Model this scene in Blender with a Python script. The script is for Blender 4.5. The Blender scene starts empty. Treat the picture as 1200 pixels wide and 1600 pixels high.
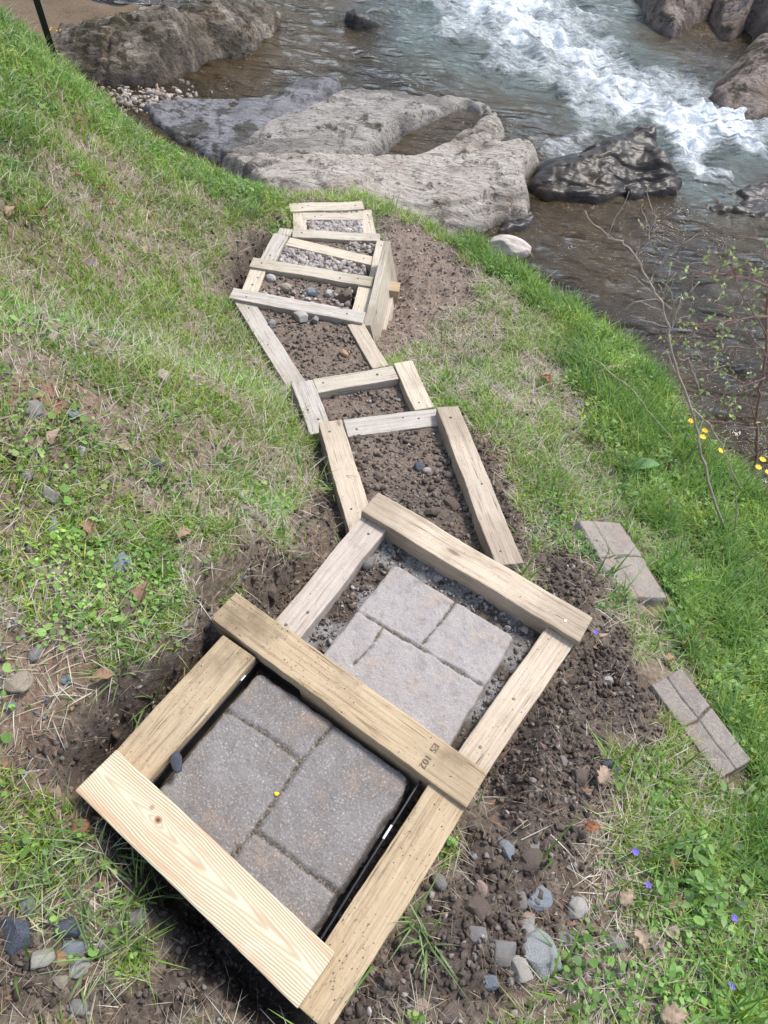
import bpy, bmesh, math, random
import numpy as np
from mathutils import Vector, Matrix
random.seed(3); RS=np.random.RandomState(11)
C=bpy.context.scene.collection
sc=bpy.context.scene
# ---------------------------------------------------------------- camera
cam=bpy.data.cameras.new("camera");cam.sensor_fit='VERTICAL';cam.sensor_height=36;cam.lens=24.75
cam.clip_start=.02;cam.clip_end=400
co=bpy.data.objects.new("camera",cam);C.objects.link(co)
CAMH=1.44
co.matrix_world=Matrix.Translation((0,0,CAMH))@Matrix.Rotation(math.radians(90-53.8),4,'X')@Matrix.Rotation(math.radians(8),4,'Z')
sc.camera=co
# ---------------------------------------------------------------- sky, sun, exposure
SUN_AZ,SUN_EL=math.radians(48),math.radians(56)      # azimuth clockwise from +Y
wd=bpy.data.worlds.new("World");sc.world=wd;wd.use_nodes=True
nt=wd.node_tree;nt.nodes.clear()
sky=nt.nodes.new('ShaderNodeTexSky');sky.sky_type='NISHITA';sky.sun_disc=False
sky.sun_elevation=SUN_EL;sky.sun_rotation=SUN_AZ;sky.air_density=1.0;sky.dust_density=1.2;sky.ozone_density=1.0
bg=nt.nodes.new('ShaderNodeBackground');bg.inputs[1].default_value=.15
ow=nt.nodes.new('ShaderNodeOutputWorld');tc=nt.nodes.new('ShaderNodeTexCoord');mp=nt.nodes.new('ShaderNodeMapping');mp.inputs['Scale'].default_value=(1,1,2.2);nt.links.new(tc.outputs['Generated'],mp.inputs[0])
cn=nt.nodes.new('ShaderNodeTexNoise');cn.inputs['Scale'].default_value=2.1;cn.inputs['Detail'].default_value=6;cn.inputs['Roughness'].default_value=.58;nt.links.new(mp.outputs[0],cn.inputs['Vector'])
cr=nt.nodes.new('ShaderNodeMapRange');cr.interpolation_type='SMOOTHSTEP';cr.inputs[1].default_value=.50;cr.inputs[2].default_value=.66;nt.links.new(cn.outputs['Fac'],cr.inputs[0])
cm=nt.nodes.new('ShaderNodeMix');cm.data_type='RGBA';cm.inputs[7].default_value=(9.5,9.8,10.4,1);nt.links.new(cr.outputs[0],cm.inputs[0]);nt.links.new(sky.outputs[0],cm.inputs[6])
nt.links.new(cm.outputs[2],bg.inputs[0]);nt.links.new(bg.outputs[0],ow.inputs[0])
sl=bpy.data.lights.new("sun",'SUN');sl.energy=2.8;sl.angle=math.radians(11);sl.color=(1,.95,.88)
so=bpy.data.objects.new("sun",sl);C.objects.link(so)
sv=Vector((math.sin(SUN_AZ)*math.cos(SUN_EL),math.cos(SUN_AZ)*math.cos(SUN_EL),math.sin(SUN_EL)))
so.rotation_euler=sv.to_track_quat('Z','Y').to_euler();so.location=sv*20
sc.view_settings.view_transform='Standard';sc.view_settings.look='None'
sc.view_settings.exposure=.74;sc.view_settings.gamma=1
try: sc.view_settings.use_curve_mapping=False
except Exception: pass
sc.cycles.max_bounces=6;sc.cycles.transparent_max_bounces=8
# ---------------------------------------------------------------- noise, terrain
# ---- value/gradient noise -------------------------------------------------
_rs=np.random.RandomState(7)
_G=_rs.rand(256,256)*2*np.pi
_GX,_GY=np.cos(_G),np.sin(_G)
def pn(x,y):
    x=np.asarray(x,float);y=np.asarray(y,float)
    xi=np.floor(x).astype(int);yi=np.floor(y).astype(int);fx=x-xi;fy=y-yi
    sx=fx*fx*fx*(fx*(fx*6-15)+10);sy=fy*fy*fy*(fy*(fy*6-15)+10)
    def g(a,b):
        i=(xi+a)&255;j=(yi+b)&255
        return _GX[i,j]*(fx-a)+_GY[i,j]*(fy-b)
    n0=g(0,0)*(1-sx)+g(1,0)*sx;n1=g(0,1)*(1-sx)+g(1,1)*sx
    return (n0*(1-sy)+n1*sy)*1.5
def fbm(x,y,o=4,r=.5,l=2.03):
    s=0;a=1.
    for k in range(o):
        s=s+a*pn(x+17.3*k,y-9.1*k);a*=r;x=x*l;y=y*l
    return s
def sst(a,b,x):
    t=np.clip((x-a)/(b-a),0,1);return t*t*(3-2*t)
def sdist(P,x,y):
    """signed distance to polygon P, positive inside"""
    P=np.asarray(P,float);x=np.asarray(x,float);y=np.asarray(y,float)
    d=np.full(x.shape,1e18);ins=np.zeros(x.shape,bool);n=len(P)
    for i in range(n):
        ax,ay=P[i];bx,by=P[(i+1)%n];ex,ey=bx-ax,by-ay
        wx,wy=x-ax,y-ay
        t=np.clip((wx*ex+wy*ey)/(ex*ex+ey*ey+1e-12),0,1)
        d=np.minimum(d,(wx-t*ex)**2+(wy-t*ey)**2)
        if ey!=0:
            c=((ay>y)!=(by>y))&(x<ex*(y-ay)/ey+ax);ins^=c
    d=np.sqrt(d);return np.where(ins,d,-d)
class TPS:
    def __init__(s,P,lam=1e-3):
        P=np.asarray(P,float);s.c=P[:,:2];n=len(P)
        K=s.k(s.c[:,None,0]-s.c[None,:,0],s.c[:,None,1]-s.c[None,:,1])+lam*np.eye(n)
        Q=np.hstack([np.ones((n,1)),s.c]);A=np.zeros((n+3,n+3));A[:n,:n]=K;A[:n,n:]=Q;A[n:,:n]=Q.T
        s.w=np.linalg.solve(A,np.concatenate([P[:,2],[0,0,0]]))
    def k(s,dx,dy):
        r=dx*dx+dy*dy;return .5*r*np.log(r+1e-12)
    def __call__(s,x,y):
        x=np.asarray(x,float);y=np.asarray(y,float)
        o=s.w[-3]+s.w[-2]*x+s.w[-1]*y
        for i in range(len(s.c)): o=o+s.w[i]*s.k(x-s.c[i,0],y-s.c[i,1])
        return o
WATER=-1.45
def make_T(D):
    land=TPS(D['land'],2e-3)
    river=np.array(D['river']);fills=D['fills'];sand=D['sand']
    def T(x,y,rough=True):
        x=np.asarray(x,float);y=np.asarray(y,float)
        far=sst(4,9,np.hypot(x,y-2))
        l=np.clip(land(x,y),-1.45,1.6)*(1-far)+far*np.where(x<0,1.2,-.9)
        sr=sdist(river,x,y)
        if rough: sr=sr+.05*fbm(x*3,y*3,3)
        bed=-1.85+.10*fbm(x*1.3,y*1.3,3)
        ds=np.hypot((x-sand[0])/1.7,(y-sand[1])/.85)
        bed=bed+.52*sst(1.15,.55,ds)
        added_hill=sst(16,40,y)*2.6+sst(9,24,x)*2.  # unseen rise, added as something dark for the water to reflect
        bed=bed+added_hill
        h=l+(bed-l)*sst(-.10,.26,sr)
        if rough:
            h=h+.018*fbm(x*4,y*4,3)*(1-sst(.0,.3,sr))
            m=sdirt(x,y)
            h=h+(.004+.011*m)*fbm(x*22,y*22,3)+.006*m*fbm(x*65,y*65,2)+.012*m*fbm(x*9,y*9,2)
        for k,(x0,y0,x1,y1,w,za_,zb_) in D['timb'].items():
            if k=='k': continue
            L=np.hypot(x1-x0,y1-y0);ux,uy=(x1-x0)/L,(y1-y0)/L
            a=(x-x0)*ux+(y-y0)*uy;b=-(x-x0)*uy+(y-y0)*ux
            d=np.maximum(np.maximum(-a,a-L),np.abs(b)-w/2)
            z0=za_+(zb_-za_)*np.clip(a/L,0,1)
            lim=z0-.028+np.maximum(d-.02,0)*1.6
            h=np.where((d<.12)&(h>lim),lim+.35*np.maximum(0,0),h)
        for P,dp in D['pits']:
            sd_=sdist(P,x,y)+(.02*fbm(x*12,y*12,3) if rough else 0)
            h=h-dp*sst(-.03,.045,sd_)
        infill=np.zeros(x.shape)
        for P,z0,z1 in fills:
            P=np.asarray(P)
            d=sdist(P,x,y);a=(P[0]+P[1])/2;b=(P[2]+P[3])/2;e=b-a
            t=np.clip(((x-a[0])*e[0]+(y-a[1])*e[1])/(e@e),0,1)
            z=z0+(z1-z0)*t
            if rough: z=z+.007*fbm(x*18,y*18,4)
            w=sst(-.012,.012,d);h=h*(1-w)+z*w
            infill=np.maximum(infill,w)
        T.infill=infill
        return h
    def sdirt(x,y):
        m=np.zeros(np.shape(x))
        for P in D['dirt']:
            m=np.maximum(m,sst(-.06,.06,sdist(P,x,y)+.06*fbm(x*7,y*7,3)))
        return m
    T.dirt=sdirt
    return T
D = {
 'land': [[-0.368, 0.769, 0.0], [-0.437, 0.547, 0.05], [-0.534, 0.35, 0.05], [-0.557, 0.271, 0.03], [-0.485, 0.179, -0.01], [-0.362, 0.203, -0.06], [-0.246, 0.115, -0.1], [-0.125, 0.02, -0.06], [-0.493, -0.016, 0.0], [-0.64, 0.355, 0.1], [-0.723, 0.626, 0.2], [-0.639, 0.682, 0.13], [-0.594, 0.907, 0.06], [-0.441, 0.875, 0.01], [-0.291, 0.864, -0.08], [-0.203, 0.985, -0.19], [-0.788, 0.816, 0.25], [-0.865, 1.032, 0.3], [-0.774, 1.24, 0.12], [-0.65, 1.551, -0.15], [-0.506, 1.733, -0.42], [-0.323, 1.395, -0.4], [-0.171, 1.241, -0.4], [-0.343, 1.72, -0.58], [-0.545, 2.196, -0.74], [-0.716, 2.554, -0.86], [-0.914, 2.627, -0.8], [-1.056, 2.734, -0.72], [-1.0, 3.133, -0.88], [-1.156, 2.298, -0.42], [-1.172, 1.881, -0.12], [-1.159, 1.554, 0.12], [-1.359, 2.011, 0.12], [-1.438, 2.528, -0.18], [-1.438, 3.102, -0.5], [-1.262, 3.453, -0.78], [-1.0, 3.789, -1.0], [-0.932, 4.013, -1.06], [-1.329, 4.181, -0.98], [-1.831, 4.148, -0.72], [-2.2, 4.189, -0.42], [-2.159, 3.652, -0.1], [-1.746, 2.81, 0.02], [-1.578, 4.134, -0.85], [-0.711, 4.38, -1.16], [-0.264, 4.222, -1.15], [-0.063, 3.833, -1.12], [0.028, 3.185, -1.08], [-0.113, 3.547, -1.2], [-0.129, 3.173, -1.12], [0.181, 2.427, -0.82], [0.321, 2.189, -0.72], [0.459, 1.678, -0.58], [0.55, 1.354, -0.5], [0.683, 1.251, -0.46], [0.71, 0.979, -0.36], [0.569, 0.779, -0.3], [0.459, 0.617, -0.22], [0.347, 0.417, -0.13], [0.225, 0.223, -0.075], [0.234, 0.033, -0.06], [0.674, 0.427, -0.22], [0.423, 0.198, -0.12], [0.875, 0.107, -0.2], [1.145, 0.709, -0.48], [1.357, 1.233, -0.68], [1.559, 1.783, -0.85], [1.333, 1.954, -0.82], [1.218, 2.826, -1.0], [1.115, 3.222, -1.1], [0.907, 3.651, -1.2], [0.693, 4.11, -1.28], [0.342, 4.271, -1.25], [0.191, 3.569, -1.12], [0.545, 2.861, -0.98], [0.788, 2.125, -0.8], [1.152, 1.811, -0.76], [0.816, 1.334, -0.52], [0.918, 0.759, -0.4], [0.829, 1.046, -0.46], [-3, -1, 1.2], [0, -1, 0.15], [1.5, -1, -0.15], [-3, 2, 1.1], [-3.2, 4, 0.2], [2.5, 0, -0.7], [-1.5, -0.5, 0.5], [2.5, 1.5, -1.0], [-2.6, 3, 0.35], [-0.906, 4.551, -1.24], [-0.42, 4.727, -1.26]],
 'river': [[-16, 4.6], [-5, 4.4], [-2.282, 4.375], [-2.147, 4.361], [-1.911, 4.34], [-1.637, 4.298], [-1.359, 4.289], [-1.111, 4.444], [-0.906, 4.581], [-0.42, 4.757], [-0.056, 4.506], [0.35, 4.313], [0.698, 4.069], [1.005, 3.738], [1.203, 3.416], [1.41, 2.97], [1.497, 2.476], [1.657, 2.147], [1.792, 1.855], [3, 1.6], [6, 0.4], [16, -1], [60, -2], [60, 60], [-16, 60]],
 'sand': [-3.453, 7.04],
 'timb': {'j': [-0.329, 0.727, 0.26, 0.404, 0.084, 0.012, 0.012], 'L1': [-0.274, 0.641, -0.433, 0.33, 0.099, 0.0, 0.0], 'R1': [0.202, 0.39, -0.007, 0.007, 0.084, 0.0, 0.0], 'i': [-0.046, 1.26, 0.586, 0.931, 0.09, -0.236, -0.236], 'L2': [-0.017, 1.218, -0.222, 0.795, 0.086, -0.262, -0.262], 'R2': [0.534, 0.936, 0.29, 0.535, 0.085, -0.262, -0.262], 'h': [-0.197, 1.894, 0.17, 2.027, 0.1, -0.625, -0.625], 'L3': [-0.257, 1.867, -0.032, 1.222, 0.091, -0.565, -0.435], 'R3': [0.193, 2.057, 0.421, 1.225, 0.092, -0.585, -0.425], 'g': [-0.354, 2.105, -0.033, 2.254, 0.08, -0.628, -0.628], 'R4': [-0.011, 2.318, 0.106, 2.056, 0.085, -0.622, -0.622], 'R5': [-0.277, 2.831, -0.113, 2.538, 0.079, -0.87, -0.87], 'f': [-0.923, 2.911, -0.235, 2.865, 0.087, -0.855, -0.855], 'e': [-0.921, 3.329, -0.236, 3.299, 0.087, -0.955, -0.955], 'd': [-0.802, 3.745, -0.264, 3.662, 0.086, -1.075, -1.075], 'c': [-0.797, 3.868, -0.262, 3.95, 0.081, -1.098, -1.098], 'a': [-0.875, 4.167, -0.414, 4.312, 0.1, -1.115, -1.115], 'L4': [-0.411, 2.115, -0.285, 1.849, 0.091, -0.622, -0.622], 'L5': [-0.869, 2.906, -0.463, 2.318, 0.092, -0.872, -0.872], 'L6': [-0.876, 3.296, -0.878, 3.063, 0.088, -0.97, -0.97], 'R6': [-0.269, 3.3, -0.281, 3.007, 0.072, -0.965, -0.965], 'L7': [-0.849, 3.788, -0.879, 3.48, 0.091, -1.065, -1.065], 'R7': [-0.232, 3.859, -0.234, 3.45, 0.086, -1.06, -1.06], 'b': [-0.78, 4.102, -0.401, 4.198, 0.08, -1.122, -1.122], 'L8': [-0.813, 4.169, -0.753, 3.908, 0.085, -1.125, -1.125], 'R8': [-0.397, 4.279, -0.326, 3.984, 0.074, -1.125, -1.125], 'k': [-0.47, 0.335, -0.002, 0.056, 0.093, 0.042, 0.042], 'L7b': [-0.848, 3.924, -0.85, 3.853, 0.079, -1.11, -1.11]},
 'fills': [[[[-0.44, 0.317], [0.014, 0.046], [0.221, 0.425], [-0.252, 0.685]], -0.1, -0.1], [[[-0.271, 0.695], [0.223, 0.424], [0.544, 0.953], [-0.007, 1.239]], -0.318, -0.306], [[[-0.045, 1.26], [0.488, 0.982], [0.21, 2.027], [-0.197, 1.894]], -0.475, -0.64], [[[-0.227, 1.894], [0.19, 2.027], [-0.013, 2.254], [-0.384, 2.105]], -0.665, -0.665], [[[-0.404, 2.105], [-0.033, 2.254], [-0.275, 2.865], [-0.873, 2.911]], -0.885, -0.885], [[[-0.843, 2.911], [-0.335, 2.865], [-0.336, 3.299], [-0.861, 3.329]], -0.988, -0.985], [[[-0.821, 3.329], [-0.316, 3.299], [-0.294, 3.662], [-0.802, 3.745]], -1.098, -1.098], [[[-0.802, 3.745], [-0.264, 3.662], [-0.262, 3.95], [-0.797, 3.868]], -1.12, -1.12], [[[-0.767, 3.868], [-0.292, 3.95], [-0.454, 4.312], [-0.835, 4.167]], -1.145, -1.145]],
 'dirt': [[[0.303, 0.524], [0.45, 0.797], [0.588, 0.947], [0.694, 1.082], [0.781, 1.018], [0.802, 0.885], [0.794, 0.685], [0.644, 0.594], [0.519, 0.454], [0.554, 0.364], [0.47, 0.286], [0.437, 0.2], [0.353, 0.095], [0.281, 0.03], [0.035, 0.002], [0.13, 0.168], [0.261, 0.395]], [[-0.266, 1.699], [-0.121, 1.34], [-0.088, 1.437], [-0.243, 0.818], [-0.307, 0.805], [-0.426, 0.377], [-0.49, 0.301], [-0.553, 0.34], [-0.543, 0.418], [-0.487, 0.506], [-0.412, 0.571], [-0.345, 0.67], [-0.394, 0.808], [-0.31, 0.921], [-0.223, 1.088], [-0.255, 1.491]], [[-0.536, 0.042], [-0.475, 0.032], [-0.326, 0.015], [-0.296, 0.088], [-0.4, 0.217], [-0.46, 0.27], [-0.205, 0.141], [-0.035, 0.021], [0.013, -0.0], [-0.494, -0.057]], [[-0.31, 4.255], [-0.008, 4.203], [0.17, 4.009], [0.342, 3.679], [0.168, 3.194], [0.011, 2.877], [-0.108, 2.709], [-0.277, 3.363], [-0.22, 3.826]], [[0.253, 2.127], [0.371, 1.92], [0.506, 1.344], [0.664, 1.381], [0.708, 1.261], [0.689, 0.974], [0.569, 0.943], [0.467, 1.197], [0.379, 1.361]], [[-1.02, 3.278], [-0.973, 3.664], [-0.914, 3.726], [-0.862, 2.905], [-0.966, 2.938]], [[-2.93, 6.36], [-2.564, 6.527], [-2.105, 6.7], [-2.476, 6.3], [-1.855, 4.211]]],
 'pits': [[[[-0.536, 0.343], [-0.506, 0.429], [-0.385, 0.616], [-0.333, 0.675], [-0.312, 0.648], [-0.454, 0.386], [-0.484, 0.329], [-0.498, 0.289], [-0.529, 0.304]], 0.17], [[[-0.465, 0.291], [-0.401, 0.261], [-0.015, 0.032], [-0.019, -0.004], [-0.097, -0.004], [-0.237, 0.085], [-0.362, 0.176], [-0.441, 0.242]], 0.14], [[[-0.396, 0.814], [-0.309, 0.914], [-0.216, 1.052], [-0.099, 1.427], [-0.075, 1.316], [-0.235, 0.868], [-0.328, 0.841], [-0.375, 0.815]], 0.07], [[[-1.006, 3.153], [-1.007, 3.577], [-0.905, 3.779], [-0.89, 3.214], [-0.954, 3.118]], 0.17], [[[-0.292, 1.779], [-0.206, 1.54], [-0.107, 1.313], [-0.131, 1.256], [-0.229, 1.47]], 0.06]],
 'lush': [[[0.875, 4.897], [1.526, 4.333], [1.351, 2.643], [2.373, 2.907], [0.887, 0.099], [0.784, 0.087], [0.795, 0.381], [1.064, 0.631], [1.002, 0.99], [0.98, 1.377], [1.125, 1.609], [0.954, 1.81], [0.862, 2.699], [0.8, 3.408]], [[-4.215, 7.299], [-2.221, 4.266], [-1.855, 4.211], [-1.888, 5.961], [-0.892, 4.207], [-0.89, 3.801], [-1.351, 3.756], [-1.615, 3.449], [-1.786, 3.362], [-1.534, 2.581], [-1.361, 2.013]], [[0.198, 5.304], [0.521, 5.171], [0.878, 4.835], [0.984, 3.607], [0.861, 3.271], [0.584, 3.722], [0.254, 4.073]]],
 'bare': [[[-0.853, 1.0], [-0.794, 1.192], [-0.73, 1.125], [-0.736, 0.974], [-0.817, 0.899]], [[-0.687, 0.513], [-0.581, 0.584], [-0.472, 0.537], [-0.538, 0.442], [-0.521, 0.282], [-0.61, 0.247]], [[-0.17, 4.116], [0.167, 4.11], [0.421, 3.631], [0.342, 2.787], [0.052, 2.723], [-0.13, 3.396]], [[0.475, 0.324], [0.59, 0.306], [0.624, 0.171], [0.553, 0.061], [0.4, 0.044], [0.437, 0.2]]],
 'rocks': {'B': {'out': [[-2.451, 5.814], [-2.354, 5.924], [-1.926, 6.126], [-1.471, 6.291], [-1.108, 6.76], [-0.931, 6.816], [-0.876, 6.601], [-0.998, 6.103], [-1.195, 5.46], [-1.393, 5.11], [-1.661, 5.104], [-2.094, 5.41]], 'pts': [[-2.157, 5.645, -1.38], [-1.764, 5.92, -1.4], [-1.733, 5.408, -1.36], [-1.355, 6.269, -1.37], [-0.932, 6.356, -1.27], [-1.108, 6.12, -1.3], [-1.4, 5.502, -1.31], [-1.524, 5.192, -1.3]], 'w': 0.06, 'n': 0.018, 'cell': 0.022}, 'C': {'out': [[-1.649, 5.173], [-1.461, 5.528], [-1.152, 6.059], [-0.899, 6.522], [-0.511, 6.568], [-0.004, 6.6], [0.305, 6.658], [0.463, 6.451], [0.456, 6.285], [0.3, 6.331], [0.218, 6.449], [0.021, 6.202], [-0.224, 5.907], [-0.381, 5.65], [-0.375, 5.37], [-0.909, 4.998], [-1.341, 4.793]], 'pts': [[-1.223, 5.155, -1.28], [-0.907, 5.555, -1.26], [-0.67, 6.022, -1.29], [-0.246, 5.924, -1.24], [0.056, 6.117, -1.26], [0.296, 6.224, -1.29], [-0.494, 5.428, -1.24], [-0.829, 5.089, -1.24], [-1.273, 4.958, -1.26]], 'w': 0.05, 'n': 0.02, 'cell': 0.022}, 'D': {'out': [[-1.61, 5.029], [-0.99, 5.181], [-0.502, 5.374], [-0.28, 5.495], [-0.002, 5.716], [0.244, 6.0], [0.354, 6.234], [0.478, 6.328], [0.563, 6.159], [0.513, 5.883], [0.788, 6.004], [0.837, 5.775], [0.741, 5.499], [0.768, 5.223], [0.79, 4.979], [0.586, 4.842], [0.477, 4.649], [0.172, 4.526], [-0.054, 4.518], [-0.281, 4.525], [-0.549, 4.499], [-0.958, 4.517], [-1.225, 4.7]], 'pts': [[-1.212, 4.681, -1.27], [-0.909, 4.75, -1.24], [-0.863, 4.503, -1.26], [-0.515, 4.843, -1.21], [-0.471, 4.529, -1.24], [-0.168, 5.118, -1.28], [0.104, 5.442, -1.31], [0.434, 5.94, -1.28], [0.534, 5.472, -1.24], [0.712, 5.562, -1.26], [0.582, 5.226, -1.23], [0.128, 4.89, -1.26], [0.514, 4.961, -1.34], [-0.069, 4.668, -1.38], [0.256, 4.733, -1.42], [0.337, 5.7, -1.28]], 'w': 0.055, 'n': 0.02, 'cell': 0.022}, 'I': {'out': [[2.064, 5.568], [2.289, 5.841], [2.646, 6.036], [2.983, 6.085], [2.919, 5.58], [2.569, 5.383], [2.21, 5.356]], 'pts': [[2.271, 5.544, -1.415], [2.618, 5.78, -1.4], [2.694, 5.595, -1.42]], 'w': 0.1, 'n': 0.04, 'cell': 0.028}, 'J': {'out': [[1.477, 5.666], [1.62, 5.794], [1.764, 5.664], [1.718, 5.479], [1.531, 5.394]], 'pts': [[1.554, 5.447, -1.37]], 'w': 0.05, 'n': 0.03, 'cell': 0.02}, 'K': {'out': [[0.459, 4.691], [0.501, 4.928], [0.744, 5.138], [0.89, 5.086], [0.847, 4.869], [0.647, 4.688]], 'pts': [[0.635, 4.836, -1.41]], 'w': 0.08, 'n': 0.03, 'cell': 0.022}, 'M': {'out': [[1.598, 5.406], [1.844, 5.543], [2.102, 5.534], [2.048, 5.336], [1.707, 5.233]], 'pts': [[1.798, 5.307, -1.455]], 'w': 0.08, 'n': 0.03, 'cell': 0.022}, 'N': {'out': [[0.67, 6.164], [0.922, 6.383], [1.06, 6.308], [1.014, 6.118], [0.751, 6.001]], 'pts': [[0.869, 6.077, -1.4]], 'w': 0.05, 'n': 0.03, 'cell': 0.02}, 'A': {'out': [[-3.404, 6.125], [-2.989, 6.036], [-2.627, 6.088], [-2.357, 6.185], [-2.232, 6.424], [-2.087, 6.732], [-1.761, 7.089], [-1.62, 7.489], [-1.668, 8.135], [-1.751, 8.051], [-1.905, 7.837], [-2.137, 7.632], [-2.336, 7.187], [-2.564, 7.013], [-2.869, 6.928], [-3.147, 6.911], [-3.504, 6.925]], 'pts': [[-3.504, 6.375, -1.273], [-3.147, 6.361, -1.186], [-2.869, 6.378, -1.13], [-2.564, 6.463, -1.075], [-2.336, 6.637, -1.013], [-2.137, 7.082, -1.101], [-1.905, 7.287, -1.184], [-1.751, 7.501, -1.299], [-1.668, 7.585, -1.387], [-3.504, 6.815, -1.333], [-3.147, 6.801, -1.246], [-2.869, 6.818, -1.19], [-2.564, 6.903, -1.135], [-2.336, 7.077, -1.073], [-2.137, 7.522, -1.161], [-1.905, 7.727, -1.244], [-1.751, 7.941, -1.359], [-1.668, 8.025, -1.447], [-3.009, 6.196, -1.304], [-2.635, 6.228, -1.27], [-2.342, 6.339, -1.25], [-2.108, 6.892, -1.276], [-1.779, 7.209, -1.322]], 'steep': 1, 'w': 0.09, 'n': 0.05, 'cell': 0.026}, 'E': {'out': [[0.717, 5.371], [0.891, 5.249], [1.293, 5.288], [1.666, 5.505], [1.995, 5.59], [2.097, 5.832], [1.958, 6.01], [1.84, 6.138], [1.8, 6.393], [1.624, 6.375], [1.404, 6.201], [1.122, 5.946], [0.912, 5.855], [0.792, 5.771]], 'pts': [[0.792, 5.551, -1.379], [0.912, 5.635, -1.309], [1.122, 5.726, -1.269], [1.404, 5.981, -1.217], [1.624, 6.155, -1.203], [1.8, 6.173, -1.177], [1.84, 5.918, -1.213], [1.958, 5.79, -1.338], [0.792, 5.727, -1.479], [0.912, 5.811, -1.409], [1.122, 5.902, -1.369], [1.404, 6.157, -1.317], [1.624, 6.331, -1.303], [1.8, 6.349, -1.277], [1.84, 6.094, -1.313], [1.958, 5.966, -1.438], [1.11, 5.394, -1.367], [1.408, 5.581, -1.322], [1.683, 5.799, -1.319], [1.348, 5.77, -1.25], [1.68, 6.019, -1.248], [1.644, 5.605, -1.405]], 'steep': 1, 'w': 0.06, 'n': 0.028, 'cell': 0.02}, 'F': {'out': [[-1.125, 7.944], [-0.969, 7.839], [-0.789, 7.934], [-0.62, 8.041], [-0.692, 8.383], [-0.846, 8.378], [-0.984, 8.328], [-1.094, 8.356]], 'pts': [[-1.094, 8.056, -1.35], [-0.984, 8.028, -1.29], [-0.846, 8.078, -1.35], [-0.692, 8.083, -1.422], [-1.094, 8.296, -1.41], [-0.984, 8.268, -1.35], [-0.846, 8.318, -1.41], [-0.692, 8.323, -1.482]], 'steep': 1, 'w': 0.07, 'n': 0.035, 'cell': 0.022}, 'G': {'out': [[2.054, 9.393], [2.131, 8.988], [2.315, 8.777], [2.638, 9.095], [2.934, 9.598], [3.115, 10.091], [2.922, 10.712], [2.501, 10.255], [2.134, 10.083], [2.02, 10.346]], 'pts': [[2.02, 9.546, -1.282], [2.134, 9.283, -1.106], [2.501, 9.455, -1.097], [2.922, 9.912, -1.264], [2.02, 10.186, -1.342], [2.134, 9.923, -1.166], [2.501, 10.095, -1.157], [2.922, 10.552, -1.324], [2.257, 8.897, -1.271], [2.646, 9.329, -1.308]], 'steep': 1, 'w': 0.1, 'n': 0.06, 'cell': 0.032}, 'G2': {'out': [[2.848, 9.383], [2.87, 9.002], [3.007, 8.98], [3.199, 9.255], [3.228, 8.754], [3.825, 8.888], [3.675, 10.188], [3.244, 10.09], [3.005, 10.218], [2.785, 10.206]], 'pts': [[2.785, 9.406, -1.244], [3.005, 9.418, -1.138], [3.244, 9.29, -0.978], [3.675, 9.388, -0.855], [2.785, 10.046, -1.304], [3.005, 10.058, -1.198], [3.244, 9.93, -1.038], [3.675, 10.028, -0.915], [2.894, 9.091, -1.319], [3.216, 8.974, -1.181], [3.575, 9.155, -1.139]], 'steep': 1, 'w': 0.08, 'n': 0.07, 'cell': 0.032}, 'H': {'out': [[2.496, 7.139], [2.658, 7.036], [3.033, 7.121], [3.825, 7.378], [3.815, 8.778], [3.397, 8.649], [3.0, 8.375], [2.855, 8.143], [2.686, 7.903], [2.546, 7.741]], 'pts': [[2.546, 7.241, -1.341], [2.686, 7.403, -1.224], [2.855, 7.643, -1.132], [3.0, 7.875, -1.06], [3.397, 8.149, -1.017], [3.815, 8.278, -0.929], [2.546, 7.641, -1.401], [2.686, 7.803, -1.284], [2.855, 8.043, -1.192], [3.0, 8.275, -1.12], [3.397, 8.549, -1.077], [3.815, 8.678, -0.989], [2.763, 7.264, -1.333], [3.002, 7.471, -1.249], [3.003, 7.271, -1.333], [3.374, 7.649, -1.19]], 'steep': 1, 'w': 0.09, 'n': 0.04, 'cell': 0.028}},
 'pool': [[-0.422, 5.317], [-0.223, 5.834], [0.194, 6.411], [0.39, 6.294], [0.345, 5.999], [0.003, 5.585]],
 'foam': [[[-0.919, 9.57], [1.396, 10.495], [1.724, 8.765], [2.236, 7.938], [2.63, 7.606], [3.062, 7.311], [3.664, 7.259], [3.461, 6.495], [2.897, 6.528], [2.502, 6.508], [2.217, 5.845], [2.084, 6.034], [2.033, 6.605], [1.813, 6.964], [1.32, 6.622], [1.014, 6.912], [0.63, 7.282], [0.221, 7.619], [-0.26, 8.155]], [[0.744, 5.982], [0.91, 6.204], [1.312, 6.502], [1.55, 6.642], [1.18, 6.104], [0.903, 5.92]]],
 'core': [[[-0.351, 9.797], [0.615, 10.183], [1.026, 8.439], [1.454, 7.803], [1.958, 7.199], [2.485, 7.101], [3.011, 7.068], [2.93, 6.686], [2.343, 6.577], [2.19, 6.126], [2.082, 6.334], [1.989, 6.954], [1.592, 7.153], [1.264, 7.815], [0.623, 8.55]]],
 'flow': [[0.146, 10.439], [1.026, 8.439], [1.855, 7.367], [2.483, 6.734], [3.216, 6.651]],
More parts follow.
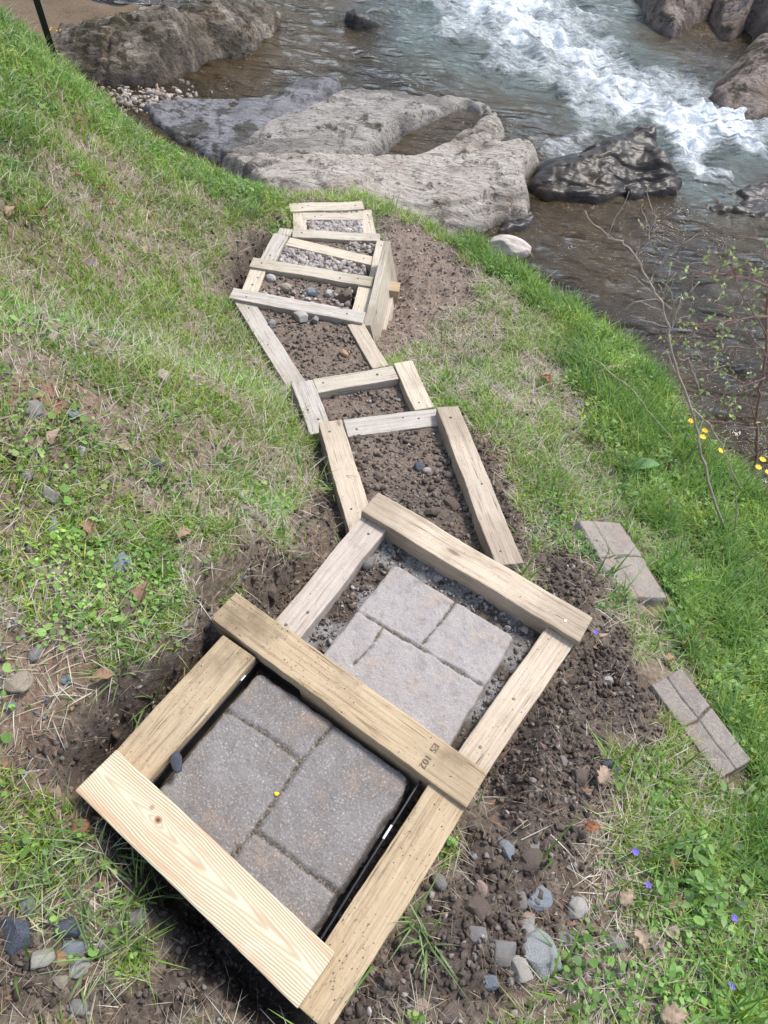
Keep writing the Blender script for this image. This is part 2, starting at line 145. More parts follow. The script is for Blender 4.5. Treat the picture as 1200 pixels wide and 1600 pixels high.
 'stones': [[[0.401, 0.152, -0.11], 0.0731, 'flatgrey', 'large flat grey stone, biggest in the cluster right of the near timber frame'], [[0.414, 0.248, -0.126], 0.0487, 'bluegrey', 'blue grey squarish stone above the large flat grey stone'], [[0.378, 0.24, -0.114], 0.0304, 'grey', 'small rounded grey stone touching the blue grey squarish stone'], [[0.391, 0.213, -0.114], 0.0251, 'pink', 'small pinkish stone below the blue grey squarish stone'], [[0.384, 0.193, -0.11], 0.0372, 'palegrey', 'pale grey stone directly above the large flat grey stone'], [[0.347, 0.325, -0.119], 0.0369, 'bluegrey', 'pointed blue grey stone lying alone on dark dug soil'], [[0.406, 0.342, -0.132], 0.0294, 'grey', 'small oval grey stone just above a flat brown stone'], [[0.394, 0.315, -0.127], 0.0448, 'brown', 'flat brown stone half buried in dark soil below an oval grey stone'], [[0.206, 0.246, -0.078], 0.0299, 'grey', 'egg shaped grey stone close beside the long timber side rail'], [[0.293, 0.248, -0.095], 0.0252, 'pink', 'small pink stone alone on dark soil right of the timber rail'], [[0.28, 0.21, -0.086], 0.0444, 'brown', 'brown dirty stone below the small pink stone'], [[0.28, 0.165, -0.082], 0.0386, 'grey', 'dirty grey stone between the bottom grass tuft and the large flat stone'], [[0.494, 0.237, -0.141], 0.0463, 'pale', 'long whitish stone at the edge of the dug soil'], [[0.465, 0.184, -0.129], 0.0375, 'grey', 'grey stone right of the large flat grey stone'], [[0.568, 0.19, -0.15], 0.0381, 'grey', 'grey angular stone among clover right of the long whitish stone'], [[0.698, 0.229, -0.183], 0.0368, 'pink', 'pinkish brown stone in the lower right grass'], [[0.859, 0.339, -0.258], 0.0371, 'brown', 'round brown stone among dry leaves near the right edge'], [[0.336, 0.146, -0.095], 0.041, 'grey', 'muddy grey stone touching the left side of the large flat stone'], [[0.369, 0.12, -0.096], 0.0405, 'pale', 'pale angular stone under the large flat grey stone'], [[0.43, 0.143, -0.116], 0.0317, 'pale', 'white chip at the lower right of the large flat stone'], [[0.31, 0.097, -0.082], 0.028, 'bluegrey', 'small blue grey stone low in the dark soil'], [[0.234, 0.038, -0.063], 0.0382, 'brown', 'brown stone on dark soil at the bottom edge of the picture'], [[0.182, 0.041, -0.061], 0.027, 'pink', 'flat pink chip on dark soil at the bottom edge'], [[0.572, 0.146, -0.145], 0.0273, 'grey', 'small grey stone in the clover near the bottom edge'], [[-0.516, 0.058, 0.001], 0.063, 'dark', 'large blue black sparkling stone in the lower left corner'], [[-0.441, 0.082, -0.037], 0.0428, 'dark', 'dark speckled stone beside the tall grass tuft'], [[-0.523, 0.11, 0.002], 0.0334, 'grey', 'rough grey stone above the large blue black stone'], [[-0.425, 0.053, -0.04], 0.0334, 'bluegrey', 'blue grey stone directly below the dark speckled stone'], [[-0.464, 0.034, -0.023], 0.0327, 'pale', 'pale dirty stone between the blue black stone and the orange stone'], [[-0.438, 0.038, -0.032], 0.0264, 'orange', 'small orange stone in the lower left pile'], [[-0.411, 0.03, -0.044], 0.0309, 'palegrey', 'whitish grey stone right of the small orange stone'], [[-0.427, 0.008, -0.036], 0.0239, 'beige', 'small beige stone below the orange stone'], [[-0.39, -0.024, -0.04], 0.0279, 'grey', 'egg shaped grey stone on loose soil near the bottom left'], [[-0.344, 0.118, -0.079], 0.0353, 'grey', 'grey stone in grass just under the bright plank'], [[-0.421, 0.119, -0.047], 0.0393, 'pink', 'flat pink stone leaning in the tall grass tuft'], [[-0.625, 0.506, 0.124], 0.0272, 'grey', 'round grey pebble on bare ground left of the dug trench'], [[-0.642, 0.45, 0.121], 0.0508, 'beige', 'flat beige stone at the left edge above the trench'], [[-0.565, 0.478, 0.092], 0.0224, 'bluegrey', 'small blue grey pebble right of the flat beige stone'], [[-0.638, 0.406, 0.107], 0.0215, 'bluegrey', 'round blue grey pebble below the flat beige stone'], [[-0.659, 0.678, 0.145], 0.0368, 'beige', 'flat beige stone among clover on the left bank'], [[-0.559, 0.749, 0.08], 0.0504, 'bluegrey', 'slate blue flat stone under dry stalks on the left bank'], [[-0.694, 0.774, 0.166], 0.0405, 'bluegrey', 'blue grey flat stone in clover at the left'], [[-0.759, 0.858, 0.215], 0.0326, 'grey', 'grey flat stone in grass at the left edge'], [[-0.717, 0.845, 0.174], 0.0415, 'grey', 'dull grey stone half hidden in leaf litter'], [[-0.711, 0.992, 0.152], 0.0266, 'palegrey', 'small pale round stone on the left bank'], [[-0.756, 1.072, 0.18], 0.03, 'bluegrey', 'upright slate stone on the reddish bare patch'], [[-0.807, 1.019, 0.246], 0.0512, 'grey', 'long grey stone beside the reddish bare patch'], [[-0.918, 1.331, 0.165], 0.0429, 'beige', 'wedge shaped beige stone in the left grass'], [[-0.703, 1.464, -0.06], 0.0491, 'beige', 'beige angular stone in short grass, middle of the bank'], [[-0.593, 1.086, 0.016], 0.0326, 'dark', 'dark speckled pebble in the middle of the left bank'], [[-0.551, 1.229, -0.084], 0.0356, 'brown', 'brown stone in short grass left of the long rail'], [[-0.418, 1.173, -0.175], 0.0327, 'palegrey', 'whitish flat stone above the piece of broken branch'], [[-0.274, 0.933, -0.276], 0.0457, 'brown', 'soil covered stone beside the end of the near cross timber'], [[-1.751, 2.91, -0.043], 0.0424, 'grey', 'grey stone in the upper left grass'], [[-0.762, 2.261, -0.698], 0.039, 'bluegrey', 'blue grey pebble touching the long left rail'], [[-0.504, 0.642, 0.069], 0.0459, 'brown', 'broad brown stone behind a grass tuft on the left bank'], [[-0.681, 2.748, -0.887], 0.0446, 'grey', 'small grey stone inside the long sloping step, left side'], [[-0.551, 2.825, -0.887], 0.0645, 'palegrey', 'whitish stone inside the long sloping step by the cross rail'], [[-0.478, 2.819, -0.885], 0.0451, 'grey', 'grey stone right of the whitish stone in the long sloping step'], [[-0.3, 2.604, -0.888], 0.0435, 'orange', 'orange stone in the middle of the long sloping step'], [[-0.795, 3.24, -0.986], 0.0528, 'palegrey', 'round pale stone in the left corner of the dirt filled step'], [[-0.703, 3.168, -0.989], 0.0662, 'beige', 'beige oval stone in the dirt filled step'], [[-0.554, 3.161, -0.988], 0.0661, 'bluegrey', 'grey cobble in the middle of the dirt filled step'], [[-0.465, 3.176, -0.989], 0.0488, 'palegrey', 'pale egg shaped stone in the dirt filled step'], [[-0.374, 3.154, -0.987], 0.0973, 'brown', 'big brown stone in the right corner of the dirt filled step'], [[0.108, 1.713, -0.591], 0.0386, 'dark', 'dark pebble in the wide soil step'], [[0.138, 1.695, -0.585], 0.0312, 'palegrey', 'pale pebble beside the dark pebble in the wide soil step'], [[0.222, 1.68, -0.578], 0.0357, 'brown', 'brown pebble near the right rail of the wide soil step'], [[0.234, 1.525, -0.549], 0.0547, 'brown', 'flat brown stone buried in the wide soil step'], [[0.168, 1.473, -0.544], 0.0494, 'brown', 'long brown stone in the wide soil step above the near cross rail'], [[-0.037, 1.638, -0.584], 0.0378, 'brown', 'earth covered stone in the left part of the wide soil step'], [[0.181, 1.067, -0.308], 0.026, 'palegrey', 'pale chip on soil between the farther paver and the cross rail'], [[-0.025, 1.086, -0.312], 0.0411, 'grey', 'grey stone behind the left edge of the farther paver'], [[0.116, 1.14, -0.31], 0.0379, 'brown', 'dark brown stone between the farther paver and the cross rail'], [[0.435, 0.941, -0.307], 0.0214, 'palegrey', 'small pale pebble at the right corner of the farther paver'], [[0.502, 0.559, -0.214], 0.0242, 'grey', 'small grey stone on dark soil right of the near frame'], [[0.631, 0.573, -0.254], 0.0403, 'dark', 'dark lump of stone beside the dry straw'], [[0.538, 0.527, -0.213], 0.0359, 'brown', 'muddy brown stone on soil right of the near frame'], [[0.669, 0.837, -0.327], 0.0244, 'palegrey', 'tiny pale stone on dark soil between the frame and the grass']],
 'leaf': [[0.864, 2.843, -0.985], [0.921, 2.771, -0.97], [0.986, 2.871, -0.996], [1.04, 2.824, -0.987], [0.995, 2.747, -0.968], [1.133, 2.962, -1.029], [0.665, 2.625, -0.916], [0.715, 2.608, -0.916], [0.621, 2.411, -0.843], [1.142, 1.827, -0.762], [1.153, 1.754, -0.747], [1.077, 1.633, -0.693], [0.98, 1.06, -0.524], [1.035, 1.099, -0.551], [0.934, 1.014, -0.495], [0.822, 0.325, -0.243], [0.722, 0.089, -0.162], [0.832, 0.193, -0.21], [0.634, 0.079, -0.145], [0.743, 0.281, -0.208], [-1.393, 2.753, -0.363], [-1.442, 2.841, -0.355], [-1.476, 2.71, -0.239], [-1.357, 3.11, -0.585], [-1.313, 3.043, -0.597], [-1.251, 3.036, -0.652], [-1.698, 3.255, -0.305], [-1.402, 3.868, -0.824], [-1.448, 3.745, -0.746], [-0.745, 0.984, 0.19], [-0.739, 0.943, 0.19], [-0.634, 1.076, 0.058], [-0.45, 0.903, -0.0], [-0.64, 0.821, 0.113], [-0.483, 0.664, 0.06], [-1.307, 1.931, 0.064], [-1.311, 2.111, -0.033], [-1.231, 2.718, -0.537], [-0.461, 0.252, -0.031], [-0.487, 0.506, 0.063], [0.519, 0.397, -0.172], [0.628, 0.188, -0.164], [0.729, 0.382, -0.226], [0.583, 0.262, -0.166], [0.577, 0.512, -0.218]],
 'violet': [[-1.761, 3.636, -0.442], [-1.607, 3.169, -0.356], [-1.185, 2.123, -0.241], [0.614, 0.358, -0.188], [0.625, 0.359, -0.194], [0.649, 0.308, -0.188], [1.101, 0.593, -0.426], [0.804, 0.15, -0.192], [1.252, 0.956, -0.587], [1.175, 0.777, -0.513], [0.627, 0.956, -0.339], [1.04, 1.089, -0.552], [0.847, 2.458, -0.889], [0.914, 2.484, -0.901], [1.511, 1.801, -0.843], [1.534, 1.668, -0.823], [0.837, 0.259, -0.23], [0.808, 2.443, -0.881]],
 'sticks': {'branch': [[-0.39, 1.109, -0.159], [-0.317, 1.079, -0.188]], 'drift': [[0.956, 2.783, -0.974], [1.176, 2.926, -1.024]], 'stalk': [[0.898, 2.98, -1.021], [1.279, 2.203, -0.871]], 'stump': [1.17, 2.049, -0.822], 'bigleaf': [1.058, 2.011, -0.8]},
 'post': [-2.174, 4.151, -0.419],
 'gully': [-2.485, 6.025, -1.44],
 'yhead': [[1.237, 2.14, -0.632], [1.25, 2.107, -0.625], [1.269, 2.137, -0.634], [1.317, 2.065, -0.625], [1.478, 1.99, -0.643], [1.488, 1.967, -0.641], [1.519, 2.013, -0.657]],
 'yflow': [[], [[-3.39, 6.514, -1.348], [-3.304, 6.501, -1.358], [-3.233, 6.469, -1.387], [-3.173, 6.516, -1.372], [-2.925, 6.543, -1.401], [-3.045, 6.415, -1.52]]],
 'shrub': {'pale': [1.354, 1.704, -0.784], 'red': [2.335, 2.9, -1.898]},
 'paver': {'p1': [[-0.223, 0.605], [0.136, 0.418], [-0.008, 0.125], [-0.366, 0.341]], 'p2': [[0.05, 1.091], [0.401, 0.911], [0.238, 0.605], [-0.122, 0.799]]},
 'pj': {'p1': [[[-0.273, 0.505], [-0.179, 0.466], [-0.097, 0.422]], [[-0.038, 0.511], [-0.066, 0.473], [-0.097, 0.422], [-0.133, 0.342], [-0.162, 0.281], [-0.194, 0.233], [-0.222, 0.194]], [[-0.162, 0.281], [-0.103, 0.253], [-0.049, 0.224], [0.016, 0.196]]], 'p2': [[[0.238, 0.996], [0.199, 0.925], [0.144, 0.836]], [[-0.051, 0.926], [0.044, 0.881], [0.144, 0.836], [0.242, 0.789], [0.337, 0.744]], [[0.04, 0.881], [0.016, 0.82], [-0.024, 0.762]]]},
 'edgestone': [[[0.801, 1.544, -0.591], [0.915, 1.213, -0.53]], [[0.851, 0.91, -0.417], [1.006, 0.67, -0.412]]],
 'clump': [0.155, 0.16, -0.066],
 'tufts': [[0.166, 0.173, -0.07], [0.192, 0.144, -0.066], [-0.486, 0.148, -0.014], [-0.429, 0.098, -0.044], [-0.532, 0.191, 0.006], [-0.434, 0.212, -0.041], [-0.355, 0.069, -0.065], [-0.355, 0.167, -0.111], [-0.389, 0.044, -0.052], [-0.402, 0.235, -0.142], [-0.44, 0.525, -0.072], [-0.484, 0.51, 0.053]],
 'boulder': [0.618, 4.491, -1.45],
 'lump': [-0.335, 0.38, 0.0],
 'petal': [-0.133, 0.353, -0.03],
 'scr': {},
 'PS': [[[1.41, 1.74, -0.833, 0.0055], [1.207, 1.759, -0.545, 0.0051], [1.069, 1.778, -0.33, 0.0047], [0.974, 1.797, -0.183, 0.0043], [0.86, 1.816, -0.035, 0.0039], [0.786, 1.835, 0.094, 0.0035], [0.741, 1.855, 0.163, 0.0032], [0.694, 1.874, 0.203, 0.0028], [0.623, 1.893, 0.279, 0.0024], [0.573, 1.912, 0.303, 0.002], [0.529, 1.931, 0.309, 0.0016], [0.453, 1.95, 0.361, 0.0012]], [[0.704, 1.9, 0.186, 0.0022], [0.694, 1.88, 0.254, 0.0016], [0.704, 1.86, 0.318, 0.001]], [[0.635, 1.92, 0.263, 0.002], [0.649, 1.93, 0.316, 0.0017], [0.649, 1.94, 0.357, 0.0013], [0.644, 1.95, 0.39, 0.001]], [[0.761, 1.88, 0.13, 0.002], [0.747, 1.89, 0.173, 0.0015], [0.728, 1.9, 0.19, 0.001]], [[0.79, 1.87, 0.094, 0.002], [0.773, 1.84, 0.198, 0.001]], [[0.811, 1.86, 0.056, 0.002], [0.823, 1.9, 0.126, 0.001]], [[0.975, 1.8, -0.186, 0.003], [1.049, 1.767, -0.22, 0.0025], [1.133, 1.733, -0.304, 0.002], [1.256, 1.7, -0.443, 0.0015]], [[0.861, 1.82, -0.038, 0.0015], [0.884, 1.81, 0.007, 0.0011], [0.952, 1.8, -0.081, 0.0008]], [[1.407, 1.73, -0.809, 0.003], [1.295, 1.715, -0.554, 0.002], [1.15, 1.7, -0.309, 0.001]]],
 'RS': [[[1.899, 2.42, -1.415, 0.009], [1.793, 2.393, -1.162, 0.0082], [1.689, 2.365, -0.909, 0.0075], [1.566, 2.337, -0.692, 0.0067], [1.492, 2.31, -0.526, 0.006], [1.427, 2.283, -0.377, 0.0052], [1.327, 2.255, -0.184, 0.0045], [1.232, 2.228, 0.007, 0.0037], [1.172, 2.2, 0.162, 0.003]], [[1.262, 2.2, -0.069, 0.0035], [1.132, 2.167, -0.09, 0.0027], [1.032, 2.133, -0.115, 0.0018], [0.949, 2.1, -0.158, 0.001]], [[1.324, 2.2, -0.209, 0.003], [1.242, 2.233, -0.252, 0.0023], [1.155, 2.267, -0.319, 0.0017], [1.087, 2.3, -0.387, 0.001]], [[1.183, 2.15, 0.082, 0.003], [1.068, 2.133, 0.11, 0.0023], [0.974, 2.117, 0.121, 0.0017], [0.881, 2.1, 0.101, 0.001]], [[1.427, 2.25, -0.381, 0.003], [1.319, 2.217, -0.44, 0.0023], [1.263, 2.183, -0.472, 0.0017], [1.211, 2.15, -0.507, 0.001]], [[1.564, 2.3, -0.698, 0.0025], [1.433, 2.275, -0.681, 0.0018], [1.324, 2.25, -0.649, 0.001]], [[1.295, 2.2, -0.144, 0.003], [1.162, 2.167, -0.021, 0.0023], [1.056, 2.133, 0.091, 0.0017], [0.997, 2.1, 0.177, 0.001]], [[1.541, 2.3, -0.658, 0.003], [1.369, 2.267, -0.443, 0.0023], [1.255, 2.233, -0.381, 0.0017], [1.187, 2.2, -0.356, 0.001]], [[1.357, 2.2, -0.25, 0.003], [1.252, 2.233, -0.173, 0.0023], [1.128, 2.267, -0.103, 0.0017], [1.077, 2.3, -0.109, 0.001]], [[1.642, 2.3, -0.844, 0.003], [1.656, 2.25, -0.716, 0.002], [1.584, 2.2, -0.48, 0.001]], [[1.783, 2.38, -1.149, 0.003], [1.861, 2.34, -1.179, 0.002], [1.873, 2.3, -1.098, 0.001]]],
}
# ---------------------------------------------------------------- helpers
def mesh_np(name,V,faces,mat=None,smooth=True,col=None,attrs=None):
    """faces: list of int arrays, each (n,k)"""
    V=np.asarray(V,np.float32);me=bpy.data.meshes.new(name)
    me.vertices.add(len(V));me.vertices.foreach_set('co',V.ravel())
    faces=[np.asarray(f,np.int32) for f in faces if len(f)]
    nl=sum(f.size for f in faces);npoly=sum(len(f) for f in faces)
    me.loops.add(nl);me.loops.foreach_set('vertex_index',np.concatenate([f.ravel() for f in faces]))
    me.polygons.add(npoly)
    tot=np.concatenate([np.full(len(f),f.shape[1],np.int32) for f in faces])
    st=np.concatenate([[0],np.cumsum(tot)[:-1]]).astype(np.int32)
    me.polygons.foreach_set('loop_start',st)
    try: me.polygons.foreach_set('loop_total',tot)
    except Exception: pass
    me.update(calc_edges=True);me.validate()
    if smooth: me.polygons.foreach_set('use_smooth',np.ones(len(me.polygons),bool))
    if col is not None:
        a=me.color_attributes.new('tint','FLOAT_COLOR','POINT')
        c=np.ones((len(V),4),np.float32);c[:,:3]=col;a.data.foreach_set('color',c.ravel())
    for k,v in (attrs or {}).items():
        a=me.attributes.new(k,'FLOAT','POINT');a.data.foreach_set('value',np.asarray(v,np.float32))
    if mat: me.materials.append(mat)
    return me
def link(name,data,parent=None,label=None,cat=None,group=None,kind=None,loc=None):
    o=bpy.data.objects.new(name,data);C.objects.link(o)
    if parent: o.parent=parent
    if loc is not None: o.location=loc
    for k,v in (('label',label),('category',cat),('group',group),('kind',kind)):
        if v: o[k]=v
    return o
def bm_mesh(name,bm,mat,smooth=False):
    me=bpy.data.meshes.new(name);bm.to_mesh(me);bm.free()
    if mat: me.materials.append(mat)
    if smooth:
        for p in me.polygons:p.use_smooth=True
    return me
class NT:
    """small node-building helper"""
    def __init__(s,name):
        s.m=bpy.data.materials.new(name);s.m.use_nodes=True;s.t=s.m.node_tree;s.t.nodes.clear()
        s.out=s.n('ShaderNodeOutputMaterial')
    def n(s,t,**k):
        x=s.t.nodes.new(t)
        for a,b in k.items(): setattr(x,a,b)
        return x
    def l(s,a,b): s.t.links.new(a,b)
    def put(s,sock,v):
        if isinstance(v,bpy.types.NodeSocket): s.l(v,sock)
        elif isinstance(v,(tuple,list)) and len(v)==3 and sock.type=='RGBA': sock.default_value=(*v,1)
        else: sock.default_value=v
    def coord(s,kind='Object'): return s.n('ShaderNodeTexCoord').outputs[kind]
    def map(s,c,scale=(1,1,1),rot=(0,0,0),loc=(0,0,0)):
        x=s.n('ShaderNodeMapping');s.l(c,x.inputs[0]);x.inputs['Scale'].default_value=scale;x.inputs['Rotation'].default_value=rot;x.inputs['Location'].default_value=loc;return x.outputs[0]
    def noise(s,c,scale,detail=4,rough=.55,dist=0):
        x=s.n('ShaderNodeTexNoise');s.l(c,x.inputs['Vector']);x.inputs['Scale'].default_value=scale;x.inputs['Detail'].default_value=detail;x.inputs['Roughness'].default_value=rough;x.inputs['Distortion'].default_value=dist;return x.outputs['Fac']
    def voro(s,c,scale,feature='F1'):
        x=s.n('ShaderNodeTexVoronoi',feature=feature);s.l(c,x.inputs['Vector']);x.inputs['Scale'].default_value=scale;return x
    def ramp(s,f,stops):
        x=s.n('ShaderNodeValToRGB');s.l(f,x.inputs[0]);e=x.color_ramp.elements
        while len(e)<len(stops): e.new(.5)
        for i,(p,c) in enumerate(stops):
            e[i].position=p;e[i].color=(*(c if isinstance(c,(tuple,list)) else (c,c,c)),1)
        return x.outputs[0]
    def mix(s,f,a,b,mode='MIX'):
        x=s.n('ShaderNodeMix',data_type='RGBA',blend_type=mode);s.put(x.inputs[0],f);s.put(x.inputs[6],a);s.put(x.inputs[7],b);return x.outputs[2]
    def math(s,op,a,b=0.,c=None,clamp=False):
        x=s.n('ShaderNodeMath',operation=op,use_clamp=clamp);s.put(x.inputs[0],a);s.put(x.inputs[1],b)
        if c is not None: s.put(x.inputs[2],c)
        return x.outputs[0]
    def rng(s,v,a,b,c=0.,d=1.):
        x=s.n('ShaderNodeMapRange',interpolation_type='SMOOTHSTEP');s.put(x.inputs[0],v)
        for i,k in enumerate((a,b,c,d)): x.inputs[i+1].default_value=k
        return x.outputs[0]
    def attr(s,name): 
        x=s.n('ShaderNodeAttribute');x.attribute_name=name;return x
    def bump(s,h,strength=.5,dist=.01,prev=None):
        x=s.n('ShaderNodeBump');s.l(h,x.inputs['Height']);x.inputs['Strength'].default_value=strength;x.inputs['Distance'].default_value=dist
        if prev is not None: s.l(prev,x.inputs['Normal'])
        return x.outputs[0]
    def rnd(s): return s.n('ShaderNodeObjectInfo').outputs['Random']
    def bsdf(s,col,rough=.8,normal=None,spec=.3,link=True,**k):
        x=s.n('ShaderNodeBsdfPrincipled');s.put(x.inputs['Base Color'],col);s.put(x.inputs['Roughness'],rough);s.put(x.inputs['Specular IOR Level'],spec)
        if normal is not None: s.l(normal,x.inputs['Normal'])
        for a,b in k.items(): s.put(x.inputs[a.replace('_',' ')],b)
        if link: s.l(x.outputs[0],s.out.inputs[0])
        return x.outputs[0]
# ---------------------------------------------------------------- materials
def mat_wood(name,light,mid,dark,dirt=.35,dirtcol=(.13,.095,.06)):
    m=NT(name);oc=m.coord();r=m.rnd()
    off=m.n('ShaderNodeCombineXYZ');m.l(m.math('MULTIPLY',r,37.),off.inputs[0]);m.l(m.math('MULTIPLY',r,11.),off.inputs[1])
    va=m.n('ShaderNodeVectorMath',operation='ADD');m.l(oc,va.inputs[0]);m.l(off.outputs[0],va.inputs[1]);c=va.outputs[0]
    wob=m.noise(m.map(c,(2,6,6)),2.,2)
    g1=m.noise(m.map(c,(2.6,75,75)),1.6,6,.68,1.1)
    g2=m.noise(m.map(c,(5,190,190)),1.5,4,.7)
    g3=m.noise(m.map(c,(2.2,9,9)),2.2,3,.6)
    col=m.ramp(g1,[(.33,dark),(.45,mid),(.60,light)])
    col=m.mix(m.rng(g3,.45,.8,0,.55),col,light)
    col=m.mix(m.rng(g2,.52,.78,0,.5),col,dark)
    crack=m.noise(m.map(c,(3.2,120,120)),1.3,3,.6)
    ck=m.rng(crack,.64,.70)
    col=m.mix(m.math('MULTIPLY',ck,.75),col,(.05,.036,.025))
    r2=m.math('FRACT',m.math('MULTIPLY',r,7.31));r3=m.math('FRACT',m.math('MULTIPLY',r,13.7));sp=m.noise(m.map(c,(95,130,130)),1.5,4,.75)
    dm=m.noise(c,6.,4,.6)
    col=m.mix(m.math('MULTIPLY',m.rng(sp,.54,.70,0,.8),m.rng(dm,.40,.62,.12,min(.95,dirt*1.5))),col,tuple(x*.75 for x in dirtcol))
    bl=m.noise(c,5.5,5,.62)
    col=m.mix(m.rng(bl,.50,.76,0,dirt),col,dirtcol)
    col=m.mix(1.,col,m.mix(r2,(.91,.91,.92),(1.10,1.07,1.02)),'MULTIPLY')
    sx=m.n('ShaderNodeSeparateXYZ');m.l(oc,sx.inputs[0])
    en=m.rng(m.math('ADD',m.math('MULTIPLY',m.math('ABSOLUTE',sx.outputs[0]),1.),m.math('MULTIPLY',m.noise(c,14,4,.6),.22)),.24,.42)
    col=m.mix(m.math('MULTIPLY',en,m.math('MULTIPLY',r3,.45)),col,dirtcol)
    # knots
    v=m.voro(m.map(c,(3.2,9.,9.)),1.)
    kn=m.rng(v.outputs['Distance'],.10,.035)
    col=m.mix(m.math('MULTIPLY',kn,.65),col,(.10,.06,.035))
    h=m.math('ADD',m.math('MULTIPLY',g1,.6),m.math('SUBTRACT',m.math('MULTIPLY',g2,.5),ck))
    nb=m.bump(h,.55,.0025)
    m.bsdf(col,.78,nb,.25)
    return m.m
M={}
M['tan']=mat_wood('weathered_tan_wood',(.42,.335,.225),(.345,.265,.17),(.195,.145,.09),.8)
M['pale']=mat_wood('weathered_pale_wood',(.53,.475,.385),(.435,.38,.30),(.27,.225,.17),.30)
M['grey']=mat_wood('greyed_wood',(.49,.455,.405),(.385,.35,.305),(.235,.205,.175),.36)
M['pinkish']=mat_wood('pinkish_tan_wood',(.52,.445,.35),(.44,.365,.28),(.27,.215,.16),.34)
M['lav']=mat_wood('lilac_grey_wood',(.47,.42,.37),(.39,.34,.30),(.25,.21,.18),.38)
def mat_newwood():
    m=NT('fresh_pine_wood');c=m.coord()
    n=m.noise(m.map(c,(3,9,9)),1.4,3,.5)
    # flat sawn arches: distance from a line slightly skew to the board
    sx=m.n('ShaderNodeSeparateXYZ');m.l(c,sx.inputs[0]);X,Y=sx.outputs[0],sx.outputs[1]
    nn=m.math('MULTIPLY',m.math('SUBTRACT',m.noise(m.map(c,(5,14,14)),1.0,3,.5),.5),.020)
    y=m.math('ADD',m.math('ADD',Y,-.004),nn)
    a=m.math('ABSOLUTE',y)
    arch=m.math('ADD',m.math('POWER',m.math('ADD',m.math('MULTIPLY',y,y),.00008),.5),m.math('MULTIPLY',m.math('POWER',m.math('ADD',m.math('MULTIPLY',m.math('ADD',X,.12),m.math('ADD',X,.12)),.002),.5),.062))
    # a knot pulls the rings round itself
    dx=m.math('ADD',X,.115);dy=m.math('ADD',Y,-.010)
    kd=m.math('POWER',m.math('ADD',m.math('MULTIPLY',m.math('MULTIPLY',dx,dx),.16),m.math('MULTIPLY',dy,dy)),.5)
    arch=m.math('ADD',arch,m.math('MULTIPLY',m.math('EXPONENT',m.math('MULTIPLY',kd,-130.)),-.012))
    ph=m.math('MULTIPLY',arch,1400.)
    w=m.math('FRACT',m.math('DIVIDE',ph,6.283))
    ring=m.ramp(w,[(0.,.1),(.35,.15),(.72,1.),(.9,.9),(1.,.1)])
    dens=m.rng(a,.0,.035,.6,1.)
    band=m.noise(m.map(c,(1.5,22,1)),2.,3)
    f=m.math('MULTIPLY',ring,dens)
    col=m.mix(f,(.58,.52,.375),(.32,.24,.15))
    blush=m.rng(m.noise(m.map(c,(3,34,4),(0,0,0),(3,1,0)),1.2,3,.6),.50,.66,0,.75)
    col=m.mix(blush,col,(.43,.28,.17))
    col=m.mix(m.rng(m.noise(c,9,3),.62,.8,0,.35),col,(.45,.50,.42))
    ke=m.math('POWER',m.math('ADD',m.math('MULTIPLY',m.math('MULTIPLY',dx,dx),.7),m.math('MULTIPLY',dy,dy)),.5)
    kk=m.rng(ke,.0085,.0045);core=m.rng(ke,.004,.002)
    col=m.mix(m.math('MULTIPLY',kk,.85),col,(.28,.12,.06));col=m.mix(core,col,(.10,.04,.03))
    dx2=m.math('ADD',X,.14);dy2=m.math('ADD',Y,-.018)
    k2=m.rng(m.math('POWER',m.math('ADD',m.math('MULTIPLY',dx2,dx2),m.math('MULTIPLY',dy2,dy2)),.5),.006,.003)
    col=m.mix(m.math('MULTIPLY',k2,.7),col,(.30,.15,.10))
    geo=m.n('ShaderNodeSeparateXYZ');m.l(c,geo.inputs[0])
    fine=m.noise(m.map(c,(6,300,300)),1.2,3,.6)
    col=m.mix(m.rng(fine,.5,.8,0,.25),col,(.45,.33,.18))
    bark=m.math('MULTIPLY',m.rng(geo.outputs[2],-.012,-.020),m.rng(m.noise(m.map(c,(7,1,30)),1.,3),.5,.58))
    col=m.mix(bark,col,(.13,.05,.02))
    nb=m.bump(m.math('ADD',f,fine),.25,.001)
    m.bsdf(col,.62,nb,.3);return m.m
M['new']=mat_newwood()
